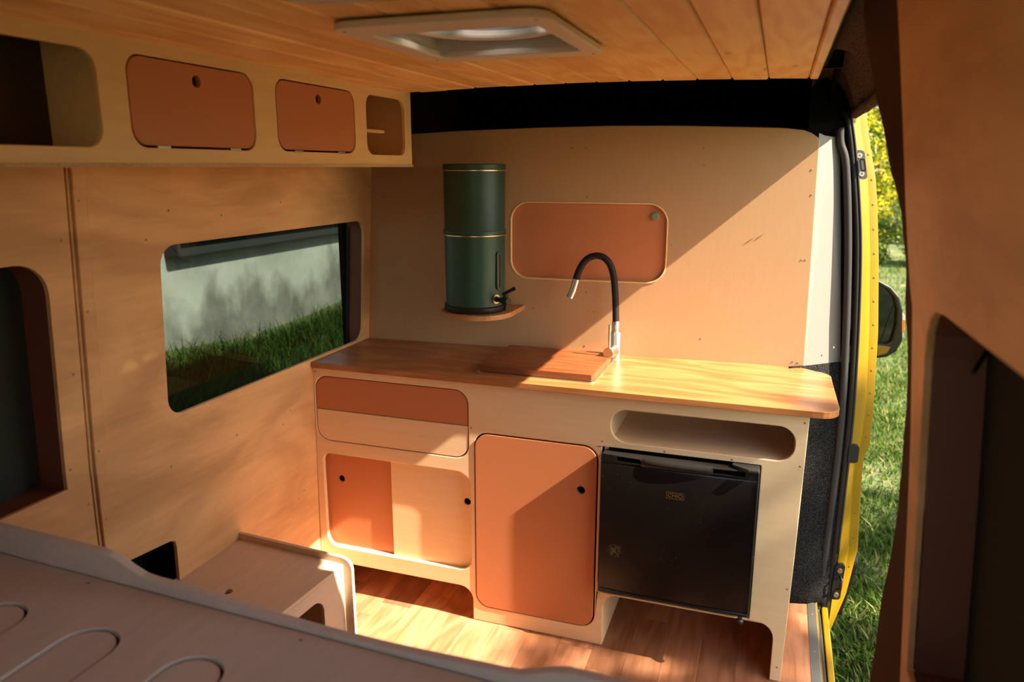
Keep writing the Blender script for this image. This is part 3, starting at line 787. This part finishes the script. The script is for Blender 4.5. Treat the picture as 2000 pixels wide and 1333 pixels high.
# ---- worktop
wt = put('worktop', plate([(.006, -.015), (.10, -.019), (.60, -.019), (1.66, -.0225)] + arc(1.675, .0375, .06, -90, 0)[1:] + [(1.732, .30)] + arc(1.672, .385, .06, 0, 75) + [(1.645, .478), (1.60, .484), (.0, .400)], [], -.020,
        lambda u, v, w: (u, v, .880 - w)), M['top'], bevel=.004, seg=3,
        label='long stained pine worktop on the kitchen cabinet, rounded at the door end', category='worktop')

# ---- sink rim and wooden sink cover
sk = put('sink', plate(rr(.606, .046, 1.012, .388, .02), [rr(.63, .07, .99, .36, .03)], -.0035, lambda u, v, w: (u, v, .9002 - w)), M['chrome'], bevel=.001,
         label='thin steel sink rim under the wooden cover on the worktop', category='sink')
cb = put('chopping_board', plate(rr(.614, .058, 1.004, .372, .006), [], -.020, lambda u, v, w: (u, v, .9045 - w)), M['board'], bevel=.004, seg=3,
         label='reddish wooden board lying over the sink on the worktop', category='board')

# ---- tap
TX, TY = 1.012, .372
tp = empty('kitchen_tap', (TX, TY, .9), 'steel mixer tap with a bent black hose spout, behind the wooden board', 'tap')
put('body', lathe([(0, .9001), (.024, .9001), (.024, .905), (.0215, .907), (.0215, 1.001), (.0205, 1.003), (0, 1.003)], TX, TY, 32), M['chrome'], tp).data
put('collar', lathe([(.0, 1.003), (.0135, 1.003), (.0135, 1.040), (.012, 1.042), (0, 1.042)], TX, TY, 24), M['chrome'], tp, smooth=False)
hose = [(1.012, .372, 1.035), (1.010, .371, 1.09), (1.006, .369, 1.15), (1.000, .367, 1.20), (.988, .365, 1.240), (.968, .362, 1.264), (.944, .360, 1.272), (.916, .357, 1.266), (.894, .354, 1.246), (.878, .351, 1.215), (.868, .349, 1.180)]
put('hose_spout', tube(smooth_path(hose, 6), .0120, 14), M['rubber'], tp, smooth=True)
nz = put('nozzle', tube([(.8705, .3495, 1.188), (.861, .3475, 1.152), (.8605, .3474, 1.150), (.8495, .3455, 1.122)], .0125, 16), M['chrome'], tp)
ax = Vector((-.17, -.98, 0)).normalized()
c0 = Vector((TX, TY, .938))
mx_ = put('mixer_handle', tube([c0 + ax * .012, c0 + ax * .066], .0195, 28), M['chrome'], tp, bevel=.001)
put('ring', tube([c0 + ax * .018, c0 + ax * .024], .0215, 28), M['chrome'], mx_)
lv = c0 + ax * .055
put('lever', tube([lv + Vector((0, 0, .012)), lv + Vector((-.001, 0, .10))], .0042, 10), M['chrome'], mx_)
for o in C.objects:
    if o.parent in (tp, mx_) and o.type == 'MESH': shade_smooth_angle(o, 40)

# ---- terracotta hatch in the bulkhead
ht = empty('wall_hatch', (.88, .45, 1.171), 'rounded terracotta panel set into the front wall above the tap', 'panel')
put('panel', plate(rr(.590, 1.163, 1.172, 1.456, .070, 10), [], .008, lambda u, v, w: (u, BHY(u) + .012 + w, v)), M['terra'], ht)
put('rim', plate(rr(.5945, 1.1675, 1.1675, 1.4515, .0695, 10), [rr(.5995, 1.1725, 1.1625, 1.4465, .0645, 10)], .012, lambda u, v, w: (u, BHY(u) - .0022 + w, v)), M['ply_over'], ht, bevel=.0016, label='pale plywood rim')
kb = put('knob', tube([(1.122, BHY(1.122) + .0125, 1.406), (1.121, BHY(1.122) - .003, 1.406)], .0125, 24), M['mint'], ht, bevel=.002, label='mint green round knob')
put('knob_ring', plate(circ(1.122, 1.406, .0165, 28), [circ(1.122, 1.406, .0125, 24)], .004, lambda u, v, w: (u, BHY(u) + .0085 + w, v)), M['terra'], ht)

# ---- round wall shelf and the green water filter on it
sh = empty('wall_shelf', (.52, .3, 1.048), 'small rounded wooden shelf on the front wall under the green water filter', 'shelf')
so = [(.388, .4205), (.388, .29)] + arc(.520, .288, .132, 180, 360, 26)[1:] + [(.652, .4345)]
put('top_board', plate(so, [], -.018, lambda u, v, w: (u, v, 1.050 - w)), M['shelf'], sh, bevel=.004, seg=3)
FX, FY, FR = .510, .292, .1085
wf = empty('water_filter', (FX, FY, 1.069), 'tall dark green two-part water filter canister standing on the wall shelf', 'water filter')
put('base_ring', lathe([(0, 1.0685), (FR + .002, 1.0685), (FR + .004, 1.073), (FR + .004, 1.088), (FR + .001, 1.091), (0, 1.091)], FX, FY, 64), M['black_plastic'], wf)
put('lower_chamber', lathe([(0, 1.091), (FR - .003, 1.091), (FR - .001, 1.20), (FR, 1.338), (FR, 1.344), (0, 1.344)], FX, FY, 64), M['green'], wf)
put('band', lathe([(FR - .002, 1.338), (FR + .0035, 1.339), (FR + .0035, 1.3425), (FR - .002, 1.3435)], FX, FY, 64), M['brass'], wf)
put('upper_chamber', lathe([(0, 1.345), (FR + .002, 1.345), (FR + .004, 1.350), (FR + .003, 1.356), (FR - .001, 1.362), (FR, 1.56), (0, 1.56)], FX, FY, 64), M['green'], wf)
put('band', lathe([(FR - .002, 1.5595), (FR + .003, 1.5605), (FR + .003, 1.5635), (FR - .002, 1.5645)], FX, FY, 64), M['brass'], wf)
put('lid', lathe([(FR - .002, 1.564), (FR + .002, 1.565), (FR + .002, 1.582), (FR, 1.584), (0, 1.585)], FX, FY, 64), M['green'], wf)
for o in C.objects:
    if o.parent == wf: shade_smooth_angle(o, 40)
def CYL(ang, r, z):
    return Vector((FX + r * math.cos(ang), FY + r * math.sin(ang), z))
ga = math.radians(-20)
gz0, gz1, gw = 1.150, 1.285, .0115
def gauge_map(u, v, w): return tuple(CYL(ga + u / FR, FR + .0055 - w, v))
gg = put('sight_gauge', plate(rr(-gw, gz0, gw, gz1, gw * .98), [rr(-.0055, gz0 + .010, .0055, gz1 - .010, .0054)], .008, gauge_map), M['green'], wf, bevel=.0015)
put('gauge_tube', plate(rr(-.006, gz0 + .009, .006, gz1 - .009, .0055), [], .003, lambda u, v, w: tuple(CYL(ga + u / FR, FR + .001 - w, v))), M['gauge'], gg)
sa = math.radians(-26)
sd_ = Vector((math.cos(sa), math.sin(sa), 0))
p0 = CYL(sa, FR - .004, 1.118)
sp = put('spigot', tube([p0, p0 + sd_ * .012, p0 + sd_ * .0121, p0 + sd_ * .040, p0 + sd_ * .0401, p0 + sd_ * .066], [.0105, .0105, .0085, .0085, .0125, .0125], 14), M['black_plastic'], wf)
put('washer', tube([p0 + sd_ * .001, p0 + sd_ * .0065], .0165, 20), M['brass'], sp)
q = p0 + sd_ * .052
put('spout', tube([q + Vector((0, 0, .012)), q + Vector((0, 0, -.022)), q + Vector((0, 0, -.034))], [.0095, .008, .007], 12), M['black_plastic'], sp)
put('valve_cap', tube([q + Vector((0, 0, .010)), q + Vector((0, 0, .024))], .0085, 12), M['black_plastic'], sp)
lvd = Vector((.85, .1, .45)).normalized()
put('lever', tube([q + Vector((-.012, 0, .022)), q + Vector((0, 0, .028)), q + Vector((0, 0, .028)) + lvd * .038], [.005, .005, .0065], 4), M['black_plastic'], sp)

# ---- fridge
fr = empty('fridge', (1.295, .15, .197), 'small black fridge built into the right of the kitchen cabinet', 'fridge')
put('body', box(1.066, -.002, .2275, 1.526, .40, .700), M['fridge'], fr)
FD = -.0375
def fridge_door():
    rows = []
    for x in np.linspace(1.062, 1.528, 25):
        t = (x - 1.295) / .233
        yb = FD + .006 * t * t
        rows.append([(x, -.004, .235), (x, yb + .004, .233), (x, yb, .238), (x, yb, .45), (x, yb, .667), (x, yb + .002, .6715), (x, -.004, .672)])
    me = grid(rows)
    bm = bmesh.new(); bm.from_mesh(me)
    bmesh.ops.holes_fill(bm, edges=[e for e in bm.edges if e.is_boundary], sides=0)
    bmesh.ops.recalc_face_normals(bm, faces=bm.faces); bm.to_mesh(me); bm.free(); return me
fd = put('door', fridge_door(), M['fridge'], fr); shade_smooth_angle(fd, 30)
put('door_gasket', box(1.064, -.010, .236, 1.527, .0, .690), M['rubber'], fr)
put('bottom_trim', box(1.060, FD + .002, .2225, 1.530, -.004, .2345), M['black_plastic'], fr, bevel=.004)
put('edge_trim', box(1.5275, FD + .004, .2225, 1.5325, -.002, .700), M['rubber_grey'], fr, bevel=.0015)
# top handle: shell with a long finger recess, raised bridge in the middle
hp = [(1.060, .700), (1.090, .702), (1.120, .700), (1.46, .7005), (1.505, .702), (1.532, .700), (1.532, .672), (1.060, .672)]
hd = put('handle', plate(rr(1.060, .672, 1.532, .700, (.002, .002, .006, .006)), [rr(1.108, .681, 1.190, .696, .004), rr(1.395, .681, 1.492, .696, .004)], .03, lambda u, v, w: (u, FD + .0005 + .006 * ((u - 1.295) / .233) ** 2 + w, v)), M['black_plastic'], fr, bevel=.003)
put('grip_bridge', sweep([(-.003, .672), (-.009, .678), (-.010, .688), (-.006, .697), (.004, .7015)], lambda p, t: (1.185 + .215 * t, FD + .012 + p[0] * (.3 + math.sin(math.pi * t) ** .5 * .9) - .008 + .006 * ((1.185 + .215 * t - 1.295) / .233) ** 2, p[1] + .0015 * math.sin(math.pi * t)), 20), M['black_plastic'], hd, smooth=True)
put('handle_recess', box(1.10, FD + .026, .678, 1.498, FD + .034, .699), M['black_void'], hd)
put('grip_tab', plate([(1.186, .683), (1.196, .683), (1.190, .697), (1.180, .697)], [], .004, lambda u, v, w: (u, FD + .004 + w, v)), M['alu'], hd)
hg = put('hinge_cover', plate([(1.452, -.018), (1.500, -.046), (1.531, -.046), (1.531, .002), (1.452, .002)], [], -.010, lambda u, v, w: (u, v, .7005 - w)), M['rubber_grey'], fr, bevel=.003)
put('levelling_foot', lathe([(0, .203), (.010, .203), (.0115, .207), (.0115, .213), (.007, .216), (.007, .223), (0, .223)], 1.508, -.036, 16), M['black_plastic'], fr)
# badge: thin frame and the letters
bd = put('badge', plate(rr(1.266, .582, 1.320, .604, .001), [rr(1.2675, .5835, 1.3185, .6025, .0008)], .0008, lambda u, v, w: (u, FD - .0012 + w, v)), M['brass'], fr)
tx = bpy.data.curves.new('lettering', 'FONT'); tx.body = 'CHiQ'; tx.size = .0185; tx.align_x = 'CENTER'; tx.align_y = 'CENTER'; tx.extrude = .0003; tx.offset = .0003
to = bpy.data.objects.new('lettering', tx); C.objects.link(to)
to.rotation_euler = (math.pi / 2, 0, 0); to.location = (1.293, FD - .0009, .593)
dg = bpy.context.evaluated_depsgraph_get()
tm = bpy.data.meshes.new_from_object(to.evaluated_get(dg)); tm.transform(to.matrix_world if False else Matrix.Translation(to.location) @ Matrix.Rotation(math.pi / 2, 4, 'X'))
bpy.data.objects.remove(to)
tm.materials.clear(); put('lettering', tm, M['brass'], bd)

# ---- storage box by the left wall
BXO = Vector((-.005, -.43, 0)); BA = math.radians(-4.0)
bx = empty('storage_box', (.2, -.6, 0), 'low plywood storage box on the floor against the left wall', 'box')
def B3(p):
    x, y, z = p
    return (BXO.x + x * math.cos(BA) - y * math.sin(BA), BXO.y + x * math.sin(BA) + y * math.cos(BA), z)
BZ = .425
bl = put('lid', plate([(.012, -.62), (.392, -.62), (.392, -.012), (-.012, -.012)], [circ(.185, -.262, .013, 20)], .012, lambda u, v, w: B3((u, v, BZ - w))), M['ply_box'], bx, bevel=.001)
put('hole_lining', plate(circ(.185, -.262, .018, 16), [], .002, lambda u, v, w: B3((u, v, BZ - .014 - w))), M['shelf'], bl)
put('front_panel', plate([(-.62, .001), (-.012, .001), (-.012, BZ - .0125), (-.62, BZ - .0125)], [rr(-.45, .02, -.112, .372, (.01, .01, .045, .045))], .012, lambda u, v, w: B3((.392 - w, u, v))), M['ply_box'], bx, bevel=.0015)
put('end_panel', plate([(-.014, .001), (.423, .001)] + [(.421, BZ - .035)] + arc(.386, BZ - .015, .035, 0, 90) + [(-.014, BZ + .020)], [], .012, lambda u, v, w: B3((u, -.012 + w, v))), M['ply_box'], bx, bevel=.002)

# ---- bed platform in the foreground
bedo = empty('bed_platform', (.88, -1.8, .82), 'plywood bed platform with pill-shaped slots across the rear of the van', 'bed')
slots = []
x = .073
while x < 1.7:
    slots.append(x); x += .2075
sl_out = [rr(a, -2.12, a + .105, -1.394 - .006 * i, .052, 9) for i, a in enumerate(slots)]
RY = lambda x: -1.292 - .040 * (x - .45)
put('top_panel', plate([(.0, -2.24), (1.74, -2.24), (1.74, RY(1.74) - .004), (.0, RY(0) - .004)], sl_out, .012, lambda u, v, w: (u, v, .836 - w)), M['ply_bed'], bedo, bevel=.001)
for i, a in enumerate(slots):
    put('slat', plate(rr(a + .006, -2.114, a + .099, -1.394 - .006 * i - .006, .0465, 9), [], .010, lambda u, v, w: (u, v, .8325 - w)), M['ply_bed'], bedo)
put('under_panel', box(.0, -2.24, .806, 1.74, -1.345, .818), M['terra_dark'], bedo)
put('under_bed_blocker', box(-.02, -1.48, .001, 1.74, -1.465, .818), M['terra_dark'], bedo)  # added panel, closes off light under the bed and darkens the fridge reflection
# front rail: raised at both ends, scooped lower between
def rz(x):
    def s(t): t = max(0, min(1, t)); return t * t * (3 - 2 * t)
    return .890 - .032 * s((x - .405) / .11) - .014 * s((x - .5) / .4) + .010 * s((x - .95) / .3) + .026 * s((x - 1.20) / .10)
n = 70; rv = []
for i in range(n + 1):
    x = 1.74 * i / n; y = RY(x)
    rv += [(x, y, .76), (x, y + .018, .76), (x, y + .018, rz(x)), (x, y, rz(x))]
rf = []
for i in range(n):
    a = 4 * i
    rf += [(a + j, a + (j + 1) % 4, a + 4 + (j + 1) % 4, a + 4 + j) for j in range(4)]
rf += [(0, 1, 2, 3), (4 * n + 3, 4 * n + 2, 4 * n + 1, 4 * n)]
put('front_rail', fixn(mesh('front_rail', rv, rf)), M['ply_bed'], bedo, bevel=.003)
for x in (.39, .855, 1.30): screw(bedo, (x, RY(x) - .022, .836), (0, 0, 1))
put('leg', box(.03, -1.45, .001, .07, -1.37, .818), M['ply_bed'], bedo); put('leg', box(1.66, -1.45, .001, 1.70, -1.37, .818), M['ply_bed'], bedo)

# ---- roof vent
rvn = empty('roof_vent', (.97, -.82, 1.80), 'white framed roof vent with a round opening in the wooden ceiling', 'roof vent')
fo = rr(.775, -1.045, 1.165, -.598, .045); fi = rr(.822, -.965, 1.128, -.662, .012)
put('frame', plate(fo, [fi], .014, lambda u, v, w: (u, v, 1.801 + w)), M['white_plastic'], rvn, bevel=.004, seg=3)
put('collar', lathe([(.141, 1.845), (.150, 1.99)], .975, -.815, 40), M['shroud'], rvn, smooth=True)
put('well', mesh('well', [(x, y, 1.806) for x, y in rr(.818, -.969, 1.132, -.658, .03)] + [(x, y, 1.842) for x, y in rr(.818, -.969, 1.132, -.658, .03)], [(i, (i + 1) % 32, (i + 1) % 32 + 32, i + 32) for i in range(32)]), M['well_plastic'], rvn)
rg = put('dome_ring', plate(rr(.812, -.975, 1.138, -.652, .01), [circ(.975, -.815, .140, 48)], .010, lambda u, v, w: (u, v, 1.838 + w)), M['well_plastic'], rvn, bevel=.004)
put('ring_rim', lathe([(.138, 1.842), (.138, 1.834), (.143, 1.829), (.150, 1.831), (.153, 1.838)], .975, -.815, 48), M['white_plastic'], rvn, smooth=True)
dp = [(r, 1.99 + .05 * math.sqrt(max(0, 1 - (r / .19) ** 2))) for r in np.linspace(0, .19, 9)]
put('dome', lathe(dp, .975, -.815, 40), M['dome'], rvn, smooth=True)
fan = put('fan_hub', lathe([(0, 1.858), (.04, 1.86), (.043, 1.885), (0, 1.888)], .975, -.815, 24), M['rubber_grey'], rvn)
for k in range(5):
    a = k * 2 * math.pi / 5
    r0 = [(.975 + math.cos(a + da) * r, -.815 + math.sin(a + da) * r, z) for r, da, z in ((.04, -.3, 1.862), (.132, -.26, 1.858), (.132, .26, 1.892), (.04, .3, 1.882))]
    put('blade', mesh('blade', r0, [(0, 1, 2, 3)]), M['rubber_grey'], fan)
for x, y in ((.80, -1.02), (.80, -.64), (1.145, -1.02), (1.145, -.625)): screw(rvn, (x, y, 1.801), (0, 0, -1))
# ---- second roof window at the top edge of the picture
rw = empty('roof_window', (1.02, -1.4, 1.80), 'grey roof window with a rounded front edge in the wooden ceiling', 'roof window')
put('frame', plate(rr(.840, -1.65, 1.210, -1.208, .07), [rr(.875, -1.61, 1.175, -1.245, .05)], .014, lambda u, v, w: (u, v, 1.803 + w)), M['well_plastic'], rw, bevel=.003)
put('blind', plate(rr(.865, -1.62, 1.185, -1.235, .05), [], .003, lambda u, v, w: (u, v, 1.811 + w)), M['well_plastic'], rw)
put('catch', box(.985, -1.243, 1.804, 1.01, -1.222, 1.812), M['white_plastic'], rw, bevel=.002)

# ---- wing mirror on the cab door
wm = empty('wing_mirror', (1.95, 1.6, .69), 'black wing mirror with a yellow lower cap outside the open side door', 'mirror')
mo = [(1.88, .70), (2.02, .695), (2.06, .705), (2.098, .735), (2.118, .79), (2.110, .87), (2.104, .93), (2.084, .99), (2.045, 1.035), (1.99, 1.064), (1.88, 1.075)]
put('housing', plate(mo, [[(1.90, .775), (2.055, .765), (2.072, .78), (2.084, .86), (2.080, .93), (2.062, .985), (2.03, 1.02), (1.99, 1.043), (1.90, 1.052)]], .13, lambda u, v, w: (u - w * .15 * (u > 2.0), 1.6 + w * (.55 if False else 1), v)), M['black_plastic'], wm, bevel=.008, seg=3)
put('mirror_glass', plate([(1.89, .765), (2.06, .758), (2.078, .78), (2.090, .86), (2.086, .93), (2.066, .99), (2.03, 1.028), (1.99, 1.05), (1.89, 1.06)], [], .004, lambda u, v, w: (u, 1.62 + w + .10 * (u - 2.0), v)), M['mirror'], wm)
put('glass_divider', tube([(2.074, 1.622, .985), (2.03, 1.619, .775)], .0025, 6), M['rubber_grey'], wm)
put('lower_cap', plate([(1.89, .712), (2.02, .708), (2.055, .722), (2.070, .755), (1.89, .765)], [], .02, lambda u, v, w: (u, 1.592 + w, v)), M['yellow'], wm, bevel=.004)
il = put('indicator', plate(rr(2.100, .800, 2.120, .905, .006), [], .08, lambda u, v, w: (u, 1.61 + w, v)), M['clear_lens'], wm, bevel=.004, label='clear and orange indicator lens')
put('amber_insert', plate(rr(2.103, .825, 2.1185, .885, .003), [], .02, lambda u, v, w: (u, 1.602 + w, v)), M['orange_lens'], il)
put('arm', box(1.80, 1.64, .73, 1.92, 1.74, .80), M['black_plastic'], wm, bevel=.01)

# ================================================================== OUTSIDE
GZ = -.55
gd = put('ground_lawn', grid([[(x, y, GZ) for x in (-9, -.6, 1.2, 6, 60)] for y in (-30, -4, 4, 22, 80)]), M['soil'], kind='structure')
# grassy bank rising to the garden wall on the left
def bank_z(x, y):
    t = max(0, min(1, (-x - .7) / 1.9))
    return GZ + .80 * t ** 1.2 + .10 * math.sin(y * 1.1 + .4) * t + .12 * t * max(0, min(1, (y - 2.6) / 1.5))
put('bank', grid([[(x, y, bank_z(x, y)) for x in np.linspace(-3.0, -.5, 18)] for y in np.linspace(-2, 9, 50)]), M['soil'], gd, smooth=True)
gw_ = put('wall_garden', box(-2.85, -6, -.6, -2.55, 14, 1.6), M['render'], kind='structure')
put('coping', box(-2.56, 2.02, .945, -2.42, 12, 1.07), M['coping'], gw_, bevel=.012)
put('coping_lip', box(-2.43, 2.04, 1.055, -2.36, 12, 1.10), M['coping'], gw_, bevel=.01)

def blades(pts, hmin, hmax, wd, lean=.5, name='grass'):
    """curved grass blades, three triangles each, one mesh"""
    n = len(pts); P = np.asarray(pts, float)
    a = rng.uniform(0, 2 * np.pi, n); h = rng.uniform(hmin, hmax, n) * rng.choice([.6, 1, 1, 1.25], n); l = rng.uniform(.15, lean, n) * h
    w = wd * rng.uniform(.6, 1.3, n)
    dx, dy = np.cos(a), np.sin(a); px, py = -dy, dx
    V = np.zeros((n, 5, 3))
    V[:, 0] = P + np.c_[px * w, py * w, np.zeros(n)]; V[:, 1] = P - np.c_[px * w, py * w, np.zeros(n)]
    V[:, 2] = P + np.c_[dx * l * .35 + px * w * .8, dy * l * .35 + py * w * .8, h * .6]
    V[:, 3] = P + np.c_[dx * l * .35 - px * w * .8, dy * l * .35 - py * w * .8, h * .6]
    V[:, 4] = P + np.c_[dx * l, dy * l, h]
    base = (np.arange(n) * 5)[:, None]
    F = np.concatenate([base + [0, 1, 3], base + [0, 3, 2], base + [2, 3, 4]], 1).reshape(-1)
    me = bpy.data.meshes.new(name)
    me.vertices.add(n * 5); me.vertices.foreach_set('co', V.reshape(-1))
    me.loops.add(len(F)); me.loops.foreach_set('vertex_index', F.astype(np.int32))
    me.polygons.add(len(F) // 3); me.polygons.foreach_set('loop_start', np.arange(0, len(F), 3, dtype=np.int32))
    me.update(calc_edges=True); me.validate(); return me
# lawn beside the door: denser near the van
pts = []
for y0, y1, n in ((-1.0, 2.5, 42000), (2.5, 6, 26000), (6, 10, 20000), (10, 18, 22000)):
    yy = rng.uniform(y0, y1, n)
    xl = 1.85 + np.maximum(0, yy - .6) * .055; xr = 2.6 + (yy + 2.2) * .23
    xx = rng.uniform(0, 1, n) * (xr - xl) + xl
    clump = np.sin(xx * 5.1 + 1.3 * np.sin(yy * 3.1)) * np.sin(yy * 4.3 + .8 * np.sin(xx * 2.7))
    keep = rng.uniform(-1.2, 1, n) < clump + .35
    pts.append(np.c_[xx, yy, np.full(n, GZ)][keep])
for n, ex, ey0, ey1 in ((34000, 3.5, -3.0, 8.0), (26000, 9.0, -4.0, 17.0)):   # the lawn further out
    yy = rng.uniform(ey0, ey1, n); xr = 2.6 + np.maximum(yy + 2.2, 0) * .23
    pts.append(np.c_[np.maximum(xr, 1.9) + ex * rng.uniform(0, 1, n) ** 1.4, yy, np.full(n, GZ)])
pts = np.concatenate(pts)
put('grass', blades(pts, .025, .07, .005, 1.4), M['grass'], kind='stuff')
pts = []
yy = rng.uniform(-.5, 8.5, 60000); xx = -.55 - 1.86 * rng.uniform(0, 1, 60000) ** .8
zz = np.array([bank_z(a, b) for a, b in zip(xx, yy)]) - .01
put('bank_grass', blades(np.c_[xx, yy, zz], .07, .20, .005, 1.2), M['bank_grass'], kind='stuff')

def foliage(cx, cy, rx, ry, z0, z1, n, size, name, rough=.25):
    """leaf blades spread over a lumpy crown shell"""
    th = rng.uniform(0, 2 * np.pi, n); v = rng.uniform(-1, 1, n); r = rng.uniform(.55, 1.0, n) ** .5
    lump = 1 + rough * np.sin(3 * th + 4 * v) + rough * .6 * np.sin(7 * th - 6 * v + 1)
    s = np.sqrt(1 - v * v * .85)
    Cn = np.c_[cx + rx * r * lump * s * np.cos(th), cy + ry * r * lump * s * np.sin(th), (z0 + z1) / 2 + (z1 - z0) / 2 * v * (.9 + .1 * lump)]
    A = rng.normal(size=(n, 3)); A /= np.linalg.norm(A, axis=1)[:, None]
    B = np.cross(A, rng.normal(size=(n, 3))); B /= np.linalg.norm(B, axis=1)[:, None]
    sz = size * rng.uniform(.6, 1.3, n)[:, None]
    V = np.stack([Cn + A * sz, Cn + B * sz * .45, Cn - A * sz, Cn - B * sz * .45], 1)
    F = np.arange(n * 4, dtype=np.int32)
    me = bpy.data.meshes.new(name)
    me.vertices.add(n * 4); me.vertices.foreach_set('co', V.reshape(-1))
    me.loops.add(n * 4); me.loops.foreach_set('vertex_index', F)
    me.polygons.add(n); me.polygons.foreach_set('loop_start', np.arange(0, n * 4, 4, dtype=np.int32))
    me.update(calc_edges=True); return me
def shrub(label, x, y, rx, ry, h, n, size, mat, nm='shrub', cat='shrub', z0=None, group=None):
    z0 = GZ if z0 is None else z0
    o = empty(nm, (x, y, GZ), label, cat)
    f = put('foliage', foliage(x, y, rx, ry, z0, GZ + h, n, size, 'foliage'), M[mat], o); f['kind'] = 'stuff'
    put('stem', tube([(x, y, GZ - .05), (x + .05, y, GZ + h * .35), (x, y + .1, GZ + h * .7)], [.10, .07, .03], 8), M['bark'], o)
    return o
shrub('tall yellow-leaved bush beyond the lawn, seen through the side door', 3.0, 19.0, 1.75, 1.2, 5.6, 14000, .075, 'yellow_leaf')
shrub('low dark green bush at the foot of the yellow-leaved bush', 3.3, 16.6, .7, .6, 1.05, 3500, .055, 'green_leaf')
shrub('pale green bush in front of the yellow-leaved bush, to its right', 4.75, 16.5, .7, .7, 2.4, 5000, .055, 'pale_leaf')
shrub('tall green hedge bush behind the yellow-leaved bush', 5.2, 22.6, 3.4, 1.3, 6.4, 16000, .09, 'green_leaf')
# hedge that goes on round the far side of the lawn
hv = []
for k in range(12):
    a = math.radians(62 - k * 9.5)
    hv.append(foliage(1.5 + 19 * math.cos(a), 2.5 + 19 * math.sin(a), 1.9, 1.9, GZ, GZ + 3.6 + .7 * math.sin(k * 2.1), 2600, .10, 'hedge'))
hb = bmesh.new()
for m_ in hv: hb.from_mesh(m_)
hm = bpy.data.meshes.new('hedge'); hb.to_mesh(hm); hb.free()
put('hedge', hm, M['green_leaf'], kind='stuff', label='continuous green hedge along the far edge of the lawn', category='hedge')
# roadside trees beyond the lawn that break up the sunlight on the grass
shrub('tall leafy tree standing on the lawn away from the side door', 10.6, -.1, 1.3, 2.2, 8.42, 2000, .13, 'green_leaf', 'tree', 'tree', z0=GZ + 6.85)
print('objects', len(C.objects))
